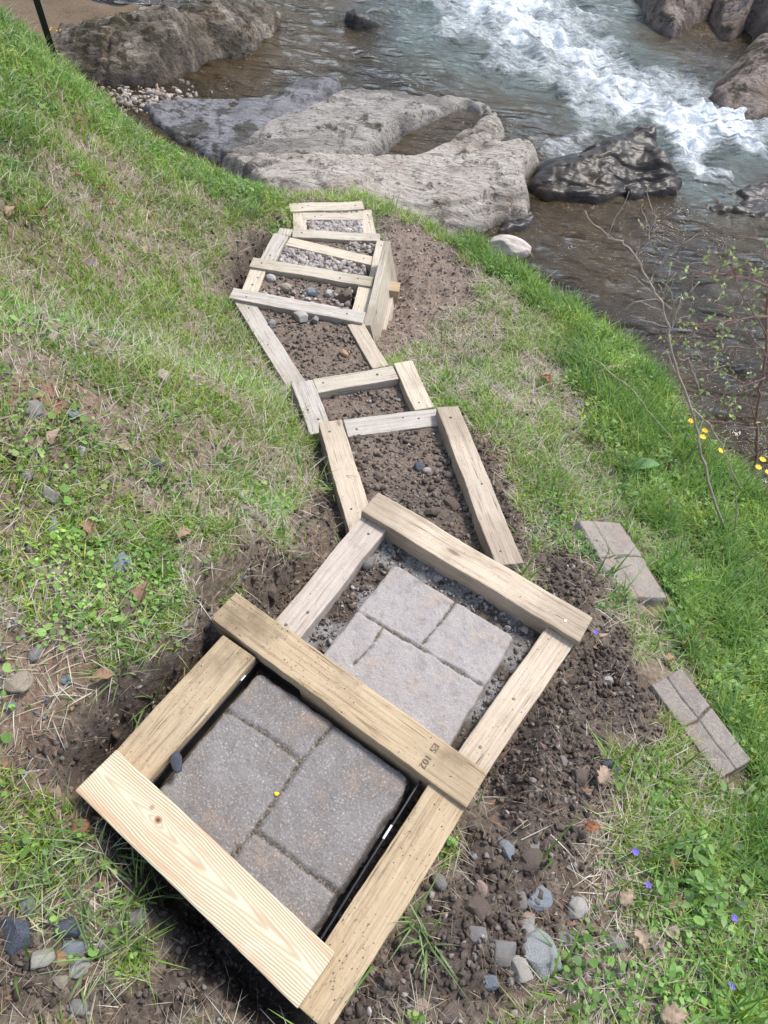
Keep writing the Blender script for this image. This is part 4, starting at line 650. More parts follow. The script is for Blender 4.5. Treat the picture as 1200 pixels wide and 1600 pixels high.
# boards standing on edge that retain the right side of the sixth and seventh frames
def sideboard(p0,p1,ztop,h,th,mat,root,name='side_board'):
    (x0,y0),(x1,y1)=p0,p1;L=math.hypot(x1-x0,y1-y0)
    o=link(name,box_mesh(name,L,th,h,M[mat],.003),root);rl=root.location
    o.location=((x0+x1)/2-rl.x,(y0+y1)/2-rl.y,ztop-rl.z);o.rotation_euler=(0,0,math.atan2(y1-y0,x1-x0));return o
sb=sideboard((-.200,3.64),(-.222,2.88),-.915,.27,.038,'pale',f6);sb.rotation_euler[0]=.26
sb=sideboard((-.135,3.52),(-.155,3.02),-1.10,.14,.045,'pale',f6);sb.rotation_euler[0]=.2
sideboard((-.09,3.43),(-.25,3.43),-1.06,.089,.085,'tan',f7,'cross_rail')
# stamped mill mark on the nearest cross timber
def text(s,size,parent,loc,rot,mat,name='stamp_mark'):
    cu=bpy.data.curves.new('t','FONT');cu.body=s;cu.size=size;cu.align_x='CENTER';cu.align_y='CENTER';cu.extrude=.0003
    to=bpy.data.objects.new('t',cu);C.objects.link(to);bpy.context.view_layer.update()
    me=bpy.data.meshes.new_from_object(to);bpy.data.objects.remove(to);me.materials.clear();me.materials.append(mat)
    o=link(name,me,parent,loc=loc);o.rotation_euler=(0,0,rot);return o
text('ES',.020,cj,(.222,.018,.0012),-1.57,M['ink']);text('102',.020,cj,(.222,-.016,.0012),-1.57,M['ink'])
text('SS',.012,cj,(.20,-.004,.0012),-1.57,M['ink']) if False else None
# loose fresh board
x0,y0,x1,y1,w,z,_=D['timb']['k'];L=math.hypot(x1-x0,y1-y0)
o=link('plank',box_mesh('plank',L,.096,.042,M['new'],.003,.0006),label='bright fresh pine plank lying loose across the near frame',cat='plank',loc=((x0+x1)/2,(y0+y1)/2,z));o.rotation_euler=(0,.0,math.atan2(y1-y0,x1-x0))
# timber under the plank, closing the near frame
# ---------------------------------------------------------------- paving slabs
def paver(name,key,ztop,mat,lab,jw,seed,th=.045):
    q=np.array(D['paver'][key]);o0=q[0];u=(q[1]-q[0]);u=u/np.linalg.norm(u);v=np.array([u[1],-u[0]])
    S=.402;n=150;a=np.linspace(-.012,S+.012,n);A,B=np.meshgrid(a,a)
    ed=np.minimum.reduce([A,B,S-A,S-B])+.0035*fbm(A*14+seed,B*14,4)
    # rounded corners
    cx=np.minimum(A,S-A);cy=np.minimum(B,S-B);rr=.022
    ed=np.where((cx<rr)&(cy<rr),np.minimum(ed,rr-np.hypot(rr-cx,rr-cy)+.003*fbm(A*14,B*14,3)),ed)
    jd=np.full(A.shape,9.)
    for line in D['pj'][key]:
        L=[(np.array(p)-o0) for p in line];L=[(float(p@u),float(p@v)) for p in L]
        if key=='p1' : pass
        for (ax,ay),(bx,by) in zip(L[:-1],L[1:]):
            ex,ey=bx-ax,by-ay;t=np.clip(((A-ax)*ex+(B-ay)*ey)/(ex*ex+ey*ey),0,1)
            jd=np.minimum(jd,np.hypot(A-ax-t*ex,B-ay-t*ey))
    jd=jd+.0035*fbm(A*30+seed,B*30,3)
    jm=sst(jw*1.5,jw*.5,jd)
    z=-th+(th)*sst(-.003,.004,ed)+0.0016*fbm(A*22+seed,B*22,4)*sst(0,.01,ed)-.004*sst(.012,.0,ed)-.006*jm-.0035*sst(jw*3.2,jw,jd)*(1-jm)
    me=mesh_np(name,np.stack([A,B,z],-1).reshape(-1,3),[grid_faces(n,n,(ed>-.006)[1:,1:])[:,::-1]],mat,attrs=dict(joint=jm.ravel()))
    o=link(name,me,label=lab,cat='paver',loc=(o0[0],o0[1],ztop))
    o.matrix_world=Matrix(((u[0],v[0],0,o0[0]),(u[1],v[1],0,o0[1]),(0,0,1,ztop),(0,0,0,1)))
    # the frame (u,v,z) is left-handed seen from above: mirror it in the mesh instead
    vv=np.zeros(len(me.vertices)*3,np.float32);me.vertices.foreach_get('co',vv);vv=vv.reshape(-1,3);vv[:,1]*=-1;me.vertices.foreach_set('co',vv.ravel())
    me.flip_normals();me.update()
    o.matrix_world=Matrix(((u[0],-v[0],0,o0[0]),(u[1],-v[1],0,o0[1]),(0,0,1,ztop),(0,0,0,1)))
    return o,u,v,o0
o1=paver('paving_stone','p1',-.028,M['paver_near'],'rough brown grey paver inside the nearest frame','' or .0034,3.)
o2=paver('paving_stone','p2',-.288,M['paver_far'],'smooth lilac grey paver inside the second frame','' or .0026,9.)
# black plastic edging strip round the near paver
u,v,q0=o1[1],o1[2],o1[3]
edg=link('edging_strip',None,label='black plastic edging strip in the gap round the near paver',cat='edging strip',loc=(q0[0],q0[1],-.03))
def strip(a,b,z0,h,th,mat,nm='strip',par=edg):
    a=np.array(a);b=np.array(b);pa=q0+u*a[0]+v*a[1];pb=q0+u*b[0]+v*b[1];L=np.linalg.norm(pb-pa)
    o=link(nm,box_mesh(nm,float(L),th,h,mat,.0008,.0008),par);m=(pa+pb)/2;o.location=(m[0]-edg.location.x,m[1]-edg.location.y,z0-edg.location.z);o.rotation_euler=(0,0,math.atan2(pb[1]-pa[1],pb[0]-pa[0]));return o
strip((-.02,-.014),(.425,-.014),-.022,.045,.004,M['plastic']);strip((.417,-.014),(.417,.40),-.022,.045,.004,M['plastic']);strip((-.013,-.02),(-.013,.33),-.022,.045,.004,M['plastic'])
for a,b in [((.10,-.0145),(.125,-.0145)),((.30,-.0145),(.315,-.0145)),((.4165,.10),(.4165,.13)),((-.0130,.03),(-.0130,.045))]:
    strip(a,b,-.0205,.003,.0045,M['white'],'liner_bit_glint')  # white liner bits and painted reflections along the black edging
# half pavers lying in the grass on the right
def half(name,pa,pb,lab,tilt,HW,cr,sh=(0,0)):
    pa=np.array(pa)+np.array([*sh,0]);pb=np.array(pb)+np.array([*sh,0]);L=float(np.hypot(*(pb-pa)[:2]));n=(150,56);th=.05
    a=np.linspace(-.008,L+.008,n[0]);b=np.linspace(-HW-.008,HW+.008,n[1]);A,B=np.meshgrid(a,b)
    ed=np.minimum.reduce([A,L-A,B+HW,HW-B])+.003*fbm(A*16+cr,B*16,3)
    jd=np.abs(A-L*.48+.02*fbm(B*9,B*0+cr,2))+.002*fbm(A*40,B*40,2);j2=np.abs(B+cr*.03+.004*fbm(A*9,A*0+cr,2))
    jm=np.maximum(sst(.0045,.002,jd),sst(.0022,.0008,j2)*.8)
    z=-th+th*sst(-.003,.004,ed)-.006*jm+.0015*fbm(A*18,B*18,3)
    me=mesh_np(name,np.stack([A-L/2,B,z],-1).reshape(-1,3),[grid_faces(n[0],n[1],(ed>-.006)[1:,1:])],M['edge'],attrs=dict(joint=jm.ravel()))
    c=(pa+pb)/2;d=pb-pa
    zc=max(tzl(c[0],c[1]),(tzl(pa[0],pa[1])+tzl(pb[0],pb[1]))/2)
    dz=tzl(pb[0],pb[1])-tzl(pa[0],pa[1])
    o=link(name,me,label=lab,cat='paver',loc=(c[0],c[1],zc+.035))
    o.rotation_euler=(tilt,-math.atan2(dz,math.hypot(d[0],d[1])),math.atan2(d[1],d[0]));return o
E1,E2=D['edgestone']
half('half_paver',E1[0],E1[1],'brownish half paver lying in grass, the farther of the two at the right',-.26,.095,.9,(-.038,.0))
half('half_paver',E2[0],E2[1],'grey half paver sunk in the grass, the nearer of the two at the right',.05,.058,.0,(.0,-.018))
# ---------------------------------------------------------------- tubes
def tube(pts,rad,seg=7,colr=(.2,.15,.1),seed=0):
    P=np.array(pts,float);n=len(P);r=np.array(rad)*np.ones(n);V=[];F=[]
    for i in range(n):
        t=P[min(i+1,n-1)]-P[max(i-1,0)];t/=np.linalg.norm(t)+1e-9
        a=np.cross(t,[0,0,1.]) if abs(t[2])<.9 else np.cross(t,[1.,0,0]);a/=np.linalg.norm(a);b=np.cross(t,a)
        for k in range(seg):
            q=2*math.pi*k/seg;V.append(P[i]+r[i]*(math.cos(q)*a+math.sin(q)*b))
    for i in range(n-1):
        for k in range(seg): F.append((i*seg+k,i*seg+(k+1)%seg,(i+1)*seg+(k+1)%seg,(i+1)*seg+k))
    V.append(P[0]);V.append(P[-1]);T3=[(len(V)-2,(k+1)%seg,k) for k in range(seg)]+[(len(V)-1,(n-1)*seg+k,(n-1)*seg+(k+1)%seg) for k in range(seg)]
    return np.array(V),np.array(F),np.array(T3)
def smooth_path(P,k=4,jit=0.,rs=RS):
    P=np.array(P,float);o=[]
    for i in range(len(P)-1):
        p0=P[max(i-1,0)];p1=P[i];p2=P[i+1];p3=P[min(i+2,len(P)-1)]
        for j in range(k):
            t=j/k;o.append(.5*((2*p1)+(-p0+p2)*t+(2*p0-5*p1+4*p2-p3)*t*t+(-p0+3*p1-3*p2+p3)*t**3))
    o.append(P[-1]);o=np.array(o)
    if jit: o[1:-1,:3]+=rs.normal(size=(len(o)-2,3))*jit
    return o
class Acc:
    def __init__(s): s.V=[];s.Q=[];s.T=[];s.C=[];s.n=0
    def add(s,V,Q=None,T_=None,col=(.2,.2,.2)):
        s.V.append(V)
        if Q is not None and len(Q): s.Q.append(np.asarray(Q)+s.n)
        if T_ is not None and len(T_): s.T.append(np.asarray(T_)+s.n)
        c=np.asarray(col,float);s.C.append(np.broadcast_to(c,(len(V),3)));s.n+=len(V)
    def mesh(s,name,mat,smooth=True,origin=(0,0,0)):
        return mesh_np(name,np.concatenate(s.V)-np.array(origin),[np.concatenate(q) for q in (s.Q,s.T) if q],mat,smooth,np.concatenate(s.C))
# shrubs: main branches given, twigs grown on them, small opening leaves on the tips
def leaf_geo(p,d,size,rs):
    d=d/np.linalg.norm(d);s=np.cross(d,rs.normal(size=3));s/=np.linalg.norm(s);n=np.cross(s,d)
    return np.array([p,p+d*size*.5+s*size*.28+n*size*.1,p+d*size-n*size*.05,p+d*size*.5-s*size*.28+n*size*.1]),np.array([[0,1,2,3]])
def shrub(name,brs,lab,colr,leafcol,ntw,nlf,seed,lsz):
    rs=np.random.RandomState(seed);base=np.array(brs[0][0][:3]);base[2]=tzl(base[0],base[1])-.03
    root=link(name,None,label=lab,cat='shrub',loc=tuple(base))
    stems=[];tips=[]
    for bi,b in enumerate(brs):
        q=smooth_path(b,4,.003,rs)
        if bi==0: q=np.vstack([[base[0],base[1],base[2],q[0,3]],q])
        acc=Acc();Vt,Ft,Tt=tube(q[:,:3],np.maximum(q[:,3],.0009),6);acc.add(Vt,Ft,Tt,colr)
        for t in range(ntw if bi else ntw*2):
            i=rs.randint(len(q)//4,len(q)-1);p=q[i,:3];d=q[i+1,:3]-q[i,:3];d/=np.linalg.norm(d)+1e-9
            dd=d*.5+rs.normal(size=3)*np.array([.55,.25,.55])+np.array([0,0,.15]);dd/=np.linalg.norm(dd);L=rs.uniform(.04,.16)
            pts=[p];cur=p.copy();w=dd.copy()
            for k in range(5): w=w+rs.normal(size=3)*.22;w/=np.linalg.norm(w);cur=cur+w*L/5;pts.append(cur.copy())
            Vt,Ft,Tt=tube(pts,np.linspace(max(.0011,q[i,3]*.5),.0008,6),5);acc.add(Vt,Ft,Tt,colr)
            tips.append((pts[-1],w));tips.append((pts[3],w))
        tips.append((q[-1,:3],q[-1,:3]-q[-2,:3]))
        link('branch',acc.mesh('branch',M['twig'],True,base),root)
    acc=Acc()
    for p,d in tips:
        for k in range(rs.randint(0,nlf+1)):
            Vt,Ft=leaf_geo(p,d+rs.normal(size=3)*.8*np.linalg.norm(d),lsz*rs.uniform(.6,1.3),rs);acc.add(Vt,Ft,None,np.array(leafcol)*rs.uniform(.7,1.3))
    link('foliage',acc.mesh('foliage',M['leaf'],True,base),root)
    return root
shrub('bare_shrub',D['PS'],'tall pale bare twigs rising from the grass bank over the water',(.36,.30,.25),(.32,.42,.14),4,1,5,.012)
shrub('bare_shrub',D['RS'],'reddish bramble like shrub with opening buds at the right edge',(.25,.155,.13),(.34,.46,.16),15,3,8,.018)
# broken branch, driftwood, stump, stalk
def stick(name,pts,rad,mat,lab,cat,lift=.01,seg=9):
    P=[(p[0],p[1],max(p[2],tzl(p[0],p[1]))+lift) for p in pts];q=smooth_path(P,5,.0018)
    V,F,T_=tube(q,np.array(rad) if np.ndim(rad)==0 else np.interp(np.linspace(0,1,len(q)),[0,1],rad),seg)
    V=V+.0016*np.stack([fbm(V[:,0]*60,V[:,1]*60,2)]*3,-1)
    return link(name,mesh_np(name,V-V[0],[F,T_],mat),label=lab,cat=cat,loc=tuple(V[0]))
a,b=D['sticks']['branch'];mid=[(a[0]+b[0])/2+.004,(a[1]+b[1])/2,(a[2]+b[2])/2]
stick('branch_piece',[a,mid,b],(.010,.013),M['bark'],'short grey piece of broken branch on the left bank','stick')
a,b=D['sticks']['drift'];stick('driftwood',[a,[(a[0]+b[0])/2,(a[1]+b[1])/2+.01,max(a[2],b[2])],b],(.012,.007),mat_plain('bleached_wood',(.45,.39,.32),.8,n=.4),'pale bleached stick lying on the right bank at the water','stick',.03)
a,b=D['sticks']['stalk'];pp=[[a[0]+(b[0]-a[0])*t,a[1]+(b[1]-a[1])*t,tzl(a[0]+(b[0]-a[0])*t,a[1]+(b[1]-a[1])*t)+.03+.06*math.sin(t*3)] for t in np.linspace(0,1,7)]
stick('dead_stalk',pp,(.003,.0015),mat_plain('dead_stalk_bark',(.38,.31,.24),.8),'long thin dead stalk arching over the right bank grass','stalk')
s=D['sticks']['stump'];stick('stump',[s,[s[0]-.003,s[1]+.005,s[2]+.05],[s[0]-.004,s[1]+.01,s[2]+.075]],(.014,.009),mat_plain('red_brown_stump',(.17,.08,.045),.9,n=.6),'little broken red brown stump beside the big leaf','stump',0)
# broad leaf
def broadleaf(p,L,W_,rz,tilt,col,mat,name,lab,cat,fold=.15,crinkle=.0,lobes=0):
    n=11;a=np.linspace(0,1,n);V=[];F=[]
    for i,t in enumerate(a):
        wd=W_*.5*(math.sin(math.pi*min(1,t**.75))**.8)*(1+(.35*math.sin(t*lobes*6.28) if lobes else .06*math.sin(t*25)))
        for j in range(-3,4):
            s=j/3;V.append((t*L,s*wd,abs(s)*wd*fold*2+.12*L*math.sin(t*3.1)+crinkle*math.sin(t*17+s*5)*L*.05+crinkle*.06*L*math.sin(s*7+t*3)))
    for i in range(n-1):
        for j in range(6): F.append((i*7+j,(i+1)*7+j,(i+1)*7+j+1,i*7+j+1))
    V=np.array(V);me=mesh_np(name,V,[np.array(F)],mat,True,np.broadcast_to(np.array(col,float),(len(V),3)))
    o=link(name,me,label=lab,cat=cat,loc=(p[0],p[1],tzl(p[0],p[1])+.008) if cat!='x' else p);o.rotation_euler=(random.uniform(-.2,.2),tilt,rz);return o
p=D['sticks']['bigleaf'];o=broadleaf((p[0]-.05,p[1],0),.11,.06,.1,-.25,(.1,.2,.05),M['bigleaf'],'broad_leaf','single broad dock leaf in the right bank grass','plant leaf');o.location.z+=.04
# dry leaves: things, alike ones share a label
DL=[(.30,.19,.12),(.36,.25,.17),(.24,.13,.075),(.40,.30,.22),(.33,.16,.08)]
for i,p in enumerate(D['leaf']):
    river_side=p[0]>.3
    lab='curled brown dry leaf lying in the grass on the right bank' if river_side else 'curled brown dry leaf lying in the grass on the left bank'
    grp='dry leaves on the right bank' if river_side else 'dry leaves on the left bank'
    dd=math.hypot(p[0],p[1]);sz=random.uniform(.035,.055)*(1.25 if 0<=i<8 else 1)
    c=random.choice(DL)
    o=broadleaf(p,sz,sz*.62,random.uniform(0,6.28),random.uniform(-.3,.3),c,M['dryleaf'],'dry_leaf',lab,'leaf',.35,1.,lobes=random.choice((0,3,4)));o['group']=grp;o.location.z+=.012
# flowers
def flower(p,h,r,mat,name,lab,grp,np_=5,heads=1,stemcol=(.10,.17,.04)):
    z=tzl(p[0],p[1]);root=link(name,None,label=lab,cat='flower',group=grp,loc=(p[0],p[1],z))
    acc=Acc();hd=Acc()
    for k in range(heads):
        hd=Acc()
        tx,ty=random.uniform(-.2,.2)*min(h,.1)+(random.uniform(-.02,.02) if heads>1 else 0),random.uniform(-.2,.2)*h
        hh=h*random.uniform(.92,1.05);V,F,T_=tube([(0,0,0),(tx*.4,ty*.4,hh*.5),(tx,ty,hh)],[.0011,.001,.0008],5);acc.add(V,F,T_,stemcol)
        for q in range(np_):
            a=q*6.28/np_+random.random()*.4;d=np.array([math.cos(a),math.sin(a),.35]);s=np.array([-math.sin(a),math.cos(a),0]);b0=np.array([tx,ty,hh])
            hd.add(np.array([b0,b0+d*r*.6+s*r*.38,b0+d*r,b0+d*r*.6-s*r*.38]),np.array([[0,1,2,3]]))
        hd.add(b0+np.array([[-1,-1,.6],[1,-1,.6],[1,1,.6],[-1,1,.6]])*r*.2,np.array([[0,1,2,3]]))
        link('bloom',hd.mesh('bloom',mat),root)
    link('stem',acc.mesh('stem',M['leaf']),root)
for p in D['violet']:
    flower(p,random.uniform(.035,.06),.008,M['violet'],'violet','tiny purple violet flower on the '+('right bank' if p[0]>.3 else 'left bank'),'violets on the '+('right bank' if p[0]>.3 else 'left bank'))
for p in D['yhead']:
    h_=min(.35,max(.08,p[2]-tzl(p[0],p[1])+.02));flower(p,h_,.015,M['petal'],'yellow_flower','bright yellow flower on a thin stalk at the shrub beside the water','yellow flowers by the shrub',7,1)
for i,grp in enumerate(D['yflow']):
    for j,p in enumerate(grp):
        lab='yellow ragwort like flower head on a thin stalk beside the bare shrub' if i==0 else 'small yellow flower beside the black post at the upper left'
        flower(p if i else (p[0]-.12,p[1]-.1,p[2]),.16 if i==0 else .12,.009,M['petal'],'yellow_flower',lab,'yellow flowers by the shrub' if i==0 else 'yellow flowers by the post',6,3 if i==0 else 2)
l=D['petal'];bm=bmesh.new();bmesh.ops.create_icosphere(bm,subdivisions=2,radius=.0042)
for v_ in bm.verts: v_.co.z*=.35;v_.co.x*=1.3+.4*math.sin(v_.co.y*900)
o=link('fallen_petal',bm_mesh('fallen_petal',bm,M['petal'],True),label='single fallen yellow petal in the joint of the near paver',cat='petal',loc=(l[0],l[1],-.027))
# fence post, a studded steel T section
p=D['post'];root=link('fence_post',None,label='black studded steel fence post in the grass at the upper left',cat='fence post',loc=(p[0],p[1],tzl(p[0],p[1])-.05));root.rotation_euler=(.02,-.05,.5)
link('flange',box_mesh('flange',.034,.005,1.3,M['post'],.001,0,1.3),root);w=link('web',box_mesh('web',.005,.030,1.3,M['post'],.001,0,1.3),root);w.location=(0,.0185,0)
for k in range(20):
    s_=link('stud',box_mesh('stud',.014,.006,.010,M['post'],.001,0),root);s_.location=(0,-.0055,.12+k*.055)
# ---------------------------------------------------------------- vegetation and litter (uncountable stuff)
LUSH=D['lush'];BARE=D['bare']
TBX=D['timb']
def timber_clear(x,y,m=.0):
    ok=np.ones(x.shape,bool)
    for k,(x0,y0,x1,y1,w,z,_) in TBX.items():
        L=math.hypot(x1-x0,y1-y0);ux,uy=(x1-x0)/L,(y1-y0)/L
        a=(x-x0)*ux+(y-y0)*uy;b=-(x-x0)*uy+(y-y0)*ux
        ok&=~((a>-.004-m)&(a<L+.004+m)&(np.abs(b)<w/2+.003+m))
    for q_ in D['paver'].values():
        q_=np.array(q_);u_=(q_[1]-q_[0])/np.linalg.norm(q_[1]-q_[0]);v_=np.array([u_[1],-u_[0]])
        a=(x-q_[0][0])*u_[0]+(y-q_[0][1])*u_[1];b=(x-q_[0][0])*v_[0]+(y-q_[0][1])*v_[1]
        ok&=~((a>-.006)&(a<.408)&(b>-.006)&(b<.408))
    for (pa,pb) in D['edgestone']:
        ax,ay=pa[:2];bx,by=pb[:2];L=math.hypot(bx-ax,by-ay);ux,uy=(bx-ax)/L,(by-ay)/L
        a=(x-ax)*ux+(y-ay)*uy;b=-(x-ax)*uy+(y-ay)*ux
        ok&=~((a>L/2-.2)&(a<L/2+.2)&(np.abs(b)<.075))
    return ok
def zones(x,y):
    inf=np.zeros(x.shape)
    for P,_,_ in D['fills']: inf=np.maximum(inf,sdist(P,x,y)>-.005)
    d=T.dirt(x,y)
    lush=np.maximum.reduce([sst(-.10,.10,sdist(P,x,y)+.08*fbm(x*5,y*5,2)) for P in LUSH])
    bare=np.maximum.reduce([sst(-.06,.10,sdist(P,x,y)+.08*fbm(x*6,y*6,2)) for P in BARE])
    land=sst(.16,.02,sdist(river,x,y)+.05*fbm(x*3,y*3,3))
    return inf,d,lush,bare,land
def vis(x,y,m=.35):
    z=-.3-.15*y;X0=x;Y0=y;Z0=z-CAMH;cp,sp=math.cos(math.radians(53.8)),math.sin(math.radians(53.8))
    fw=Y0*cp-Z0*sp;up=Y0*sp+Z0*cp;c,s=math.cos(math.radians(8)),math.sin(math.radians(8))
    a=(c*X0+s*up)/fw;b=(-s*X0+c*up)/fw
    return (fw>0)&(np.abs(a)<600/1100+m)&(np.abs(b)<800/1100+m)
def scatter(n,dens,seed,fall=1.2,reg=(-3.4,2.7,-.7,5.2)):
    rs=np.random.RandomState(seed);ox=[];oy=[];tot=0
    while tot<n:
        x=rs.uniform(reg[0],reg[1],60000);y=rs.uniform(reg[2],reg[3],60000)
        dist=np.hypot(np.hypot(x,y),1.7);w=np.minimum(1,(1.9/dist)**fall)
        k=(rs.rand(60000)<w)&vis(x,y);x=x[k];y=y[k]
        k=rs.rand(len(x))<dens(x,y);x=x[k];y=y[k]
        k=timber_clear(x,y);x=x[k];y=y[k]
        ox.append(x);oy.append(y);tot+=len(x)
    x=np.concatenate(ox)[:n];y=np.concatenate(oy)[:n]
    return x,y,T(x,y),rs
def blades(x,y,z,h,w,lean,col,rs,curl=1.,segs=3,az=None):
    n=len(x);az=rs.uniform(0,2*np.pi,n) if az is None else az
    dx,dy=np.cos(az),np.sin(az);sx,sy=-dy,dx
    tw=rs.uniform(-.6,.6,n);V=[]
    ts=np.linspace(0,1,segs+1)
    for t in ts:
        hor=h*lean*(t**(1+curl));ver=h*np.sqrt(np.maximum(0.02,1-lean**2*.8))*t*(1-.25*lean*t)
        ww=w*(1-t**1.6)*.5+w*.03
        cx=x+dx*hor;cy=y+dy*hor;cz=z-.004+ver
        V.append(np.stack([cx-sx*ww,cy-sy*ww,cz+tw*ww*.6],-1));V.append(np.stack([cx+sx*ww,cy+sy*ww,cz-tw*ww*.6],-1))
    m=2*(segs+1);V=np.stack(V,1).reshape(-1,3);base=np.arange(n)*m
    F=np.concatenate([np.stack([base+2*i,base+2*i+1,base+2*i+3,base+2*i+2],-1) for i in range(segs)])
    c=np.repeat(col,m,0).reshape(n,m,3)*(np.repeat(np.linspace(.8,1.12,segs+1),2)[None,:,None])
    return V,F,c.reshape(-1,3)
def vary(c,x,y,m=1):
    a=fbm(x*2.3+4,y*2.3,3);b=fbm(x*5.1-8,y*5.1,2)
    f=(1+.42*a+.22*b)[:,None];g=np.clip(.5+1.1*fbm(x*1.7+31,y*1.7,3),0,1)[:,None]
    return np.clip(c*f,.01,.9)*(1-g*.5)+np.clip(c*f,.01,.9)*np.array([1.35,1.08,.95])*g*.5
def pick(rs,pal,n,var=.2):
    pal=np.array(pal);i=rs.randint(0,len(pal),n);t=rs.rand(n)[:,None]
    c=pal[i]*t+pal[rs.randint(0,len(pal),n)]*(1-t);return c*(1+var*rs.uniform(-1,1,(n,1)))
def patch(x,y,f,lo,hi,s=0): return sst(lo,hi,fbm(x*f+s,y*f-s,3))
def dgreen(x,y):
    inf,d,lush,bare,land=zones(x,y);inf=inf>.5
    p=patch(x,y,3.1,-.05,.30,2.)*.85+patch(x,y,9,.05,.45,5.)*.6
    far=sst(1.0,2.4,np.hypot(x,y))*.25*(x<-.3)
    v=(p*1.2+.09+far*.45)*(1-.9*bare)+lush*.75*(.12+.88*patch(x,y,5,-.22,.28,9.))
    return np.where(inf,0,v*(1-sst(.05,.45,d))*land)
GREENS=[(.17,.30,.040),(.24,.38,.055),(.11,.22,.035),(.31,.43,.09),(.15,.27,.06),(.36,.40,.15)]
x,y,z,rs=scatter(125000,dgreen,21,1.15)
lu=zones(x,y)[2];dist=np.hypot(x,y)
lr=lu*(x>.3);h=rs.uniform(.016,.05,len(x))*(1+(.35*lu+1.1*lr)*rs.rand(len(x)))*(1+.12*dist);w=rs.uniform(.0018,.0040,len(x))*(1+.20*dist)*(1+.5*lr)
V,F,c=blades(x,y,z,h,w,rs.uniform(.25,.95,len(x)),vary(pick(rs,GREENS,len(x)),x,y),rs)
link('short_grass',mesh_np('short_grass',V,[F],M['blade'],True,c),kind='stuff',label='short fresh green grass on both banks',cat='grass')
# turf clumps: fans of brighter blades
def dtuft(x,y):
    inf,d,lush,bare,land=zones(x,y);return np.where(inf>.5,0,(.12+1.0*patch(x,y,2.6,.0,.35,15.))*(1-.7*bare)*(1-sst(.02,.3,d))*land)
cx,cy,cz,rs=scatter(950,dtuft,77,1.1);nb=20;sp=.011*(1+.25*np.hypot(cx,cy))
gx_=rs.normal(size=(len(cx),nb))*sp[:,None];gy_=rs.normal(size=(len(cx),nb))*sp[:,None]
x=(cx[:,None]+gx_).ravel();y=(cy[:,None]+gy_).ravel();az=np.arctan2(gy_,gx_).ravel()+rs.normal(size=len(x))*.5
k=timber_clear(x,y);x=x[k];y=y[k];az=az[k];hs=np.repeat(rs.uniform(.6,1.35,len(cx)),nb)[k];cc=np.repeat(pick(rs,[(.22,.38,.06),(.30,.46,.08),(.16,.30,.05),(.34,.42,.12)],len(cx)),nb,0)[k];dist=np.hypot(x,y)
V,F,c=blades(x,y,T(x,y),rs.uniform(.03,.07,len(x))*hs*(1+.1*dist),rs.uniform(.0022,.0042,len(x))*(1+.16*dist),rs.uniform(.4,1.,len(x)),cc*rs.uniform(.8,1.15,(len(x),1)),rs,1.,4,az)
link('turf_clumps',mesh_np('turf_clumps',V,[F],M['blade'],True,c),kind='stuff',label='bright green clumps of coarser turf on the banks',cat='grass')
# longer blades: clumps on the river bank, top-left, and near tufts
def dlong(x,y):
    inf,d,lush,bare,land=zones(x,y);return np.where(inf>.5,0,(lush*(.08+patch(x,y,4,-.05,.35,7.)) + .10*patch(x,y,6,.25,.6,3.))*(1-d)*land)
x,y,z,rs=scatter(17000,dlong,5,1.0)
# gather into tufts
q=rs.randint(0,len(x),len(x))//6*6;x=x*.35+x[q]*.65 if False else x
h=rs.uniform(.06,.17,len(x))*np.where(x<-.3,.6,1);w=rs.uniform(.0035,.0075,len(x))
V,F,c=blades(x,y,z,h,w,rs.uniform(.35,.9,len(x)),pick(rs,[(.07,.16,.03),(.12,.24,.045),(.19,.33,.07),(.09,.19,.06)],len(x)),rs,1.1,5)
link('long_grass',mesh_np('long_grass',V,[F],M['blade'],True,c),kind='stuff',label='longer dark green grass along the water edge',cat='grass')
# grass tufts: countable
TL=['grass tuft with pale leaning blades at the bottom, right of the timber rail','little grass tuft just below the tuft beside the timber rail']
for i,p in enumerate(D['tufts']):
    rs=np.random.RandomState(300+i);n=22 if i>1 else 15;a=rs.uniform(0,6.28,n);r=rs.rand(n)*.02*(1 if i<2 else 1.8)
    xx=r*np.cos(a);yy=r*np.sin(a);zz=Tz(p[0]+xx,p[1]+yy);z0=tzl(p[0],p[1])
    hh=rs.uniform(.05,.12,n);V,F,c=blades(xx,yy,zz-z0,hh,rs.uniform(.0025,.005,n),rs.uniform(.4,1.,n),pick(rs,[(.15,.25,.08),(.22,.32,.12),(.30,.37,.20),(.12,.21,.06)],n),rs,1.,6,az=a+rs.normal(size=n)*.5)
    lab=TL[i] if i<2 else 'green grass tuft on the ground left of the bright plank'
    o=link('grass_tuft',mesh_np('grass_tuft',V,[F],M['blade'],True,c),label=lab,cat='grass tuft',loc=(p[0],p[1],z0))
    if i>1:o['group']='grass tufts left of the bright plank'
# dry straw / thatch
def dstraw(x,y):
    inf,d,lush,bare,land=zones(x,y);return np.where(inf>.5,.004,(.6+.5*patch(x,y,4,-.2,.4,11.)-.3*lush)*(1-.985*sst(.1,.6,d))*land)
x,y,z,rs=scatter(70000,dstraw,31,1.15)
n=len(x);L=rs.uniform(.015,.075,n)*(1+.12*np.hypot(x,y));az=rs.uniform(0,6.28,n)
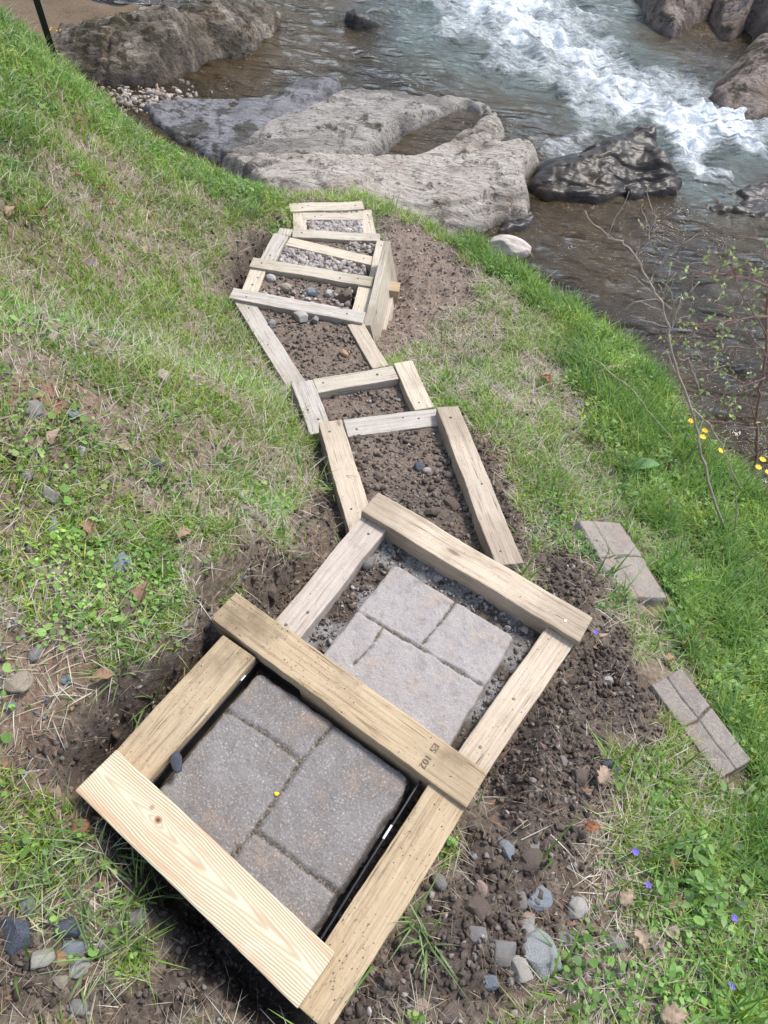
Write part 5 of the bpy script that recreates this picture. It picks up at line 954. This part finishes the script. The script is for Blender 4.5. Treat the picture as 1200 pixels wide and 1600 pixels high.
# straw lies down along the fall of the slope more often than not
V,F,c=blades(x,y,z+.003,L,rs.uniform(.0009,.0022,n)*(1+.14*np.hypot(x,y)),rs.uniform(.80,1.08,n),pick(rs,[(.50,.44,.32),(.37,.32,.24),(.62,.57,.46),(.25,.20,.15),(.46,.44,.38)],n),rs,rs.uniform(-.35,.6,n),3,az)
link('dry_grass',mesh_np('dry_grass',V,[F],M['straw'],True,c),kind='stuff',label='straw coloured dead grass matted over both banks',cat='dry grass')
# rootlets sticking out of the dug soil
def droot(x,y):
    inf,d,lush,bare,land=zones(x,y);return np.where(inf>.5,.01,d*(1-d*.9)*.9+.05*d)*land
x,y,z,rs=scatter(3500,droot,33,1.5);n=len(x)
V,F,c=blades(x,y,z,rs.uniform(.02,.06,n),rs.uniform(.0007,.0014,n),rs.uniform(.6,1.1,n),pick(rs,[(.36,.28,.19),(.22,.14,.09),(.45,.38,.28)],n),rs,rs.uniform(-.3,1,n),4)
link('rootlets',mesh_np('rootlets',V,[F],M['straw'],True,c),kind='stuff',label='fine pale rootlets in the dug soil',cat='roots')
# clover and other round leaves
def dclov(x,y):
    inf,d,lush,bare,land=zones(x,y);near=sst(2.6,1.2,np.hypot(x,y))
    return np.where(inf>.5,0,(patch(x,y,3.6,.05,.5,21.)*.9+.10+.5*lush*(x>.3))*(1-sst(.05,.4,d))*(1-.5*bare)*land*(.25+.75*near))
x,y,z,rs=scatter(30000,dclov,41,1.2);n=len(x)
r=rs.uniform(.0022,.0055,n)*(1+.7*(rs.rand(n)<.12));hh=rs.uniform(.004,.035,n);az=rs.uniform(0,6.28,n);ti=rs.uniform(-.9,.9,(n,2))
k=8;ang=np.linspace(0,2*np.pi,k,endpoint=False);rad=1+.10*np.cos(ang)-.28*np.exp(-((ang-np.pi)/.35)**2)
ca_=np.cos(ang[None]+az[:,None])*rad*r[:,None];sa_=np.sin(ang[None]+az[:,None])*rad*r[:,None]
rim=np.stack([x[:,None]+ca_,y[:,None]+sa_,(z+hh)[:,None]+ca_*ti[:,:1]+sa_*ti[:,1:]+.12*r[:,None]],-1)
cen=np.stack([x,y,z+hh],-1)[:,None]
V=np.concatenate([cen,rim],1).reshape(-1,3);b0=np.arange(n)*(k+1)
F=np.concatenate([np.stack([b0,b0+1+i,b0+1+(i+1)%k],-1) for i in range(k)])
c=np.repeat(vary(pick(rs,[(.12,.24,.05),(.18,.33,.07),(.08,.17,.045),(.22,.34,.10)],n),x,y),k+1,0)
link('clover_cover',mesh_np('clover_cover',V,[F],M['leaf'],True,c),kind='stuff',label='low clover and violet leaves among the grass',cat='ground cover')
def dbig(x,y):
    inf,d,lush,bare,land=zones(x,y);return np.where(inf>.5,0,lush*(.15+patch(x,y,4,-.1,.4,71.))*(1-sst(.05,.4,d))*land)
def leafmesh(nm,x,y,z,r,hh,rs,pal,lab,cat,el=1.6):
    n=len(x);az=rs.uniform(0,6.28,n);ti=rs.uniform(-.5,.5,n);k=10;ang=np.linspace(0,2*np.pi,k,endpoint=False)
    lx=(np.cos(ang)*el*(1+.12*np.cos(ang)))[None]*r[:,None];ly=(np.sin(ang))[None]*r[:,None]*.85;lz=-.25*np.abs(ly)-.12*lx*lx/r[:,None]+lx*ti[:,None]+(.3*np.abs(ly))
    X0=lx*np.cos(az)[:,None]-ly*np.sin(az)[:,None];Y0=lx*np.sin(az)[:,None]+ly*np.cos(az)[:,None]
    rim=np.stack([x[:,None]+X0,y[:,None]+Y0,(z+hh)[:,None]+lz],-1);cen=np.stack([x,y,z+hh-r*.12],-1)[:,None]
    V=np.concatenate([cen,rim],1).reshape(-1,3);b0=np.arange(n)*(k+1);F=np.concatenate([np.stack([b0,b0+1+i,b0+1+(i+1)%k],-1) for i in range(k)])
    c=np.repeat(vary(pick(rs,pal,n),x,y),k+1,0);c=c.reshape(n,k+1,3);c[:,0]*=.75
    return link(nm,mesh_np(nm,V,[F],M['leaf'],True,c.reshape(-1,3)),kind='stuff',label=lab,cat=cat)
x,y,z,rs=scatter(7500,dbig,47,1.0)
leafmesh('broadleaf_cover',x,y,z,rs.uniform(.004,.010,len(x)),rs.uniform(.015,.06,len(x)),rs,[(.10,.21,.045),(.16,.30,.06),(.07,.15,.04),(.20,.34,.09)],'broad leaved weeds in the lush bank grass','weeds')
# crumbs of soil kicked onto the timbers and slabs
rs=np.random.RandomState(17);xs_=[];ys_=[];zs_=[]
for key,nn,a0,a1 in (('j',150,0,.42),('j',60,.3,1),('L1',90,0,1),('R1',190,.25,1),('R1',50,0,.4),('L2',45,.3,1),('R2',80,0,1),('i',70,0,1),('L3',60,.4,1),('R3',90,.3,1),('R5',40,0,1),('L5',50,.5,1),('g',30,0,1),('h',30,0,1)):
    x0,y0,x1,y1,w,z0,z1=D['timb'][key];t=a0+(a1-a0)*rs.rand(nn);L=math.hypot(x1-x0,y1-y0);b=rs.uniform(-.5,.5,nn)*w*.92
    xs_.append(x0+(x1-x0)*t-(y1-y0)/L*b);ys_.append(y0+(y1-y0)*t+(x1-x0)/L*b);zs_.append(z0+(z1-z0)*t+.0004)
for key,zt,nn in (('p1',-.028,110),('p2',-.288,130)):
    q_=np.array(D['paver'][key]);u_=(q_[1]-q_[0])/np.linalg.norm(q_[1]-q_[0]);v_=np.array([u_[1],-u_[0]]);a=rs.beta(.7,.7,nn)*.39+.005;b=rs.rand(nn)*.39+.005
    xs_.append(q_[0][0]+a*u_[0]+b*v_[0]);ys_.append(q_[0][1]+a*u_[1]+b*v_[1]);zs_.append(np.full(nn,zt-.0005))
CR=(np.concatenate(xs_),np.concatenate(ys_),np.concatenate(zs_),rs)
# leaf litter fragments
def dlit(x,y):
    inf,d,lush,bare,land=zones(x,y);return np.where(inf>.5,.0,(patch(x,y,3.,.0,.5,51.)+.12)*(1-.85*d)*land)
x,y,z,rs=scatter(9500,dlit,43,1.2);n=len(x)
V,F,c=blades(x,y,z+.004,rs.uniform(.008,.024,n),rs.uniform(.006,.013,n),rs.uniform(.8,1.1,n),pick(rs,[(.26,.16,.10),(.19,.12,.09),(.36,.26,.18),(.15,.105,.10)],n,.3),rs,rs.uniform(-.4,.6,n),2)
link('leaf_litter',mesh_np('leaf_litter',V,[F],M['dryleaf'],True,c),kind='stuff',label='small scraps of brown leaf litter on the banks',cat='leaf litter')
# clods and pebbles
VAR=[ico(2,s+200,8,1.3,.30,.45) for s in range(8)]+[ico(1,s+300,2,1.2,.3) for s in range(4)]
def lumps(x,y,z,s,col,rs,hi=True,sink=.25,mat='clod',name='soil_clods',lab='',cat='soil',zs=1.):
    Vs=[];Fs=[];Cs=[];n0=0;idx=rs.randint(0,8,len(x)) if hi is True else np.where(hi,rs.randint(0,8,len(x)),rs.randint(8,12,len(x)))
    for v in range(12):
        k=np.where(idx==v)[0]
        if not len(k): continue
        P,Fc=VAR[v];a=rs.uniform(0,6.28,len(k));tl=rs.uniform(-.5,.5,len(k));cs,sn=np.cos(a),np.sin(a)
        X0=P[:,0][None]*s[k][:,None];Y0=P[:,1][None]*s[k][:,None];Z0=P[:,2][None]*s[k][:,None]*zs
        X1=X0*np.cos(tl)[:,None]-Z0*np.sin(tl)[:,None];Z1=X0*np.sin(tl)[:,None]+Z0*np.cos(tl)[:,None]
        W=np.stack([x[k][:,None]+X1*cs[:,None]-Y0*sn[:,None],y[k][:,None]+X1*sn[:,None]+Y0*cs[:,None],(z[k]+s[k]*(.5-sink)*zs)[:,None]+Z1],-1).reshape(-1,3)
        Fs.append((Fc[None]+(np.arange(len(k))*len(P))[:,None,None]).reshape(-1,3)+n0);Vs.append(W);Cs.append(np.repeat(col[k],len(P),0));n0+=len(W)
    return link(name,mesh_np(name,np.concatenate(Vs),[np.concatenate(Fs)],M[mat],False,np.concatenate(Cs)),kind='stuff',label=lab,cat=cat)
x,y,z,rs=CR;n=len(x)
lumps(x,y,z,.0005+.0014*rs.rand(n)**2.5,pick(rs,[(.13,.10,.075),(.18,.145,.11),(.24,.20,.155)],n),rs,lab='crumbs of soil lying on the timbers and pavers',cat='soil crumbs',sink=.15,name='soil_crumbs')
def dclod(x,y):
    inf,d,lush,bare,land=zones(x,y);trd=sdist(TROD,x,y)>0
    soil=np.where(inf>.5,np.where(y>1.25,.55,.35),d*.9+.07)
    return soil*land*np.where(trd,.35,1)*(.35+patch(x,y,5,-.3,.4,61.))
x,y,z,rs=scatter(42000,dclod,51,1.5);n=len(x)
s=.0013+.0085*rs.rand(n)**5.5;s*=(1+.10*np.hypot(x,y))
inm=(zones(x,y)[0]>.5)&(y>1.2)
col=pick(rs,[(.08,.064,.053),(.12,.097,.081),(.17,.14,.118),(.062,.049,.042)],n);col[inm]*=1.6;col[sdist(TROD,x,y)>-.05]*=2.6
lumps(x,y,z,s,col,rs,hi=s>.004,lab='crumbs and clods of dark dug soil',cat='soil clods')
def dbigclod(x,y):
    inf,d,lush,bare,land=zones(x,y);return np.where(inf>.5,np.where(y>1.25,.25,0),sst(.4,.9,d))*land*np.where(sdist(TROD,x,y)>0,0,1)*(.15+patch(x,y,6,0,.4,63.))
x,y,z,rs=scatter(700,dbigclod,52,1.5);n=len(x)
lumps(x,y,z,.0055+.010*rs.rand(n)**2,pick(rs,[(.085,.066,.056),(.12,.097,.083),(.065,.05,.043)],n),rs,lab='larger lumps of dug soil',cat='soil clods',sink=.3,name='soil_lumps')
g_=D['gully'];rs=np.random.RandomState(5);n=420;x=g_[0]+rs.normal(size=n)*.26;y=g_[1]+rs.normal(size=n)*.15
lumps(x,y,np.maximum(T(x,y),-1.45),.012+.03*rs.rand(n)**2,pick(rs,[(.34,.30,.26),(.22,.19,.17),(.42,.38,.34),(.30,.23,.18)],n),rs,mat='pebble',name='river_shingle',lab='loose shingle between the mossy boulder and the bank',cat='shingle',sink=.2)
def dpeb(x,y):
    inf,d,lush,bare,land=zones(x,y);near2=(inf>.5)&(y>.55)&(y<1.3)
    return (np.where(inf>.5,.22,.12*d+.26*bare+.10)+.6*near2)*land
x,y,z,rs=scatter(7500,dpeb,53,1.3);n=len(x);s=.002+.008*rs.rand(n)**3.;s*=(1+.06*np.hypot(x,y))
lumps(x,y,z,s,pick(rs,[(.22,.195,.17),(.15,.13,.12),(.32,.29,.26),(.25,.19,.15),(.17,.18,.19)],n),rs,mat='pebble',name='fine_gravel',lab='scattered fine gravel on soil and banks',cat='gravel')
# gravel beds in the lower steps
def gbed(idx,n,smin,smax,seed,lab,zc=0.,half_=None,pal=None):
    P=np.array(D['fills'][idx][0]);rs=np.random.RandomState(seed);x=rs.uniform(P[:,0].min(),P[:,0].max(),n*3);y=rs.uniform(P[:,1].min(),P[:,1].max(),n*3)
    k=sdist(P,x,y)>-.005
    if half_ is not None: k&=half_(x,y,rs)
    k&=timber_clear(x,y);x=x[k][:n];y=y[k][:n];z=T(x,y);s=smin+(smax-smin)*rs.rand(len(x))**2
    lumps(x,y,z+zc,s,pick(rs,pal or [(.34,.31,.29),(.24,.225,.22),(.44,.41,.38),(.36,.29,.25)],len(x)),rs,mat='pebble',name='step_gravel',lab=lab,cat='gravel',sink=.15)
gbed(8,1500,.006,.026,1,'gravel filling the lowest step')
gbed(6,1700,.006,.024,2,'round grey gravel filling the seventh step',0,lambda x,y,r:(r.rand(len(x))<np.where(x<-.45,1.,.55)))
gbed(7,260,.006,.02,3,'gravel between the two lowest frames',0,lambda x,y,r:x>-.45)
gbed(5,420,.005,.022,4,'stones mixed in the dirt of the sixth step',0,lambda x,y,r:r.rand(len(x))<sst(3.25,2.95,y+.1*np.abs(x+.4)))
gbed(4,330,.003,.012,6,'stones mixed in the soil of the long sloping step',0,lambda x,y,r:r.rand(len(x))<.15+.85*patch(x,y,5,-.1,.4,4.),[(.14,.105,.08),(.19,.15,.12),(.28,.24,.2),(.11,.09,.07)])
gbed(2,520,.005,.019,7,'stones mixed in the soil of the wide third step',0,lambda x,y,r:r.rand(len(x))<patch(x,y,4,-.2,.3,3.),[(.10,.075,.06),(.14,.11,.09),(.19,.16,.14),(.085,.07,.06)])
gbed(1,700,.003,.012,8,'grey grit and crumbs around the farther paver',0,lambda x,y,r:r.rand(len(x))<.8,[(.16,.14,.125),(.26,.25,.245),(.10,.075,.06),(.32,.31,.30)])
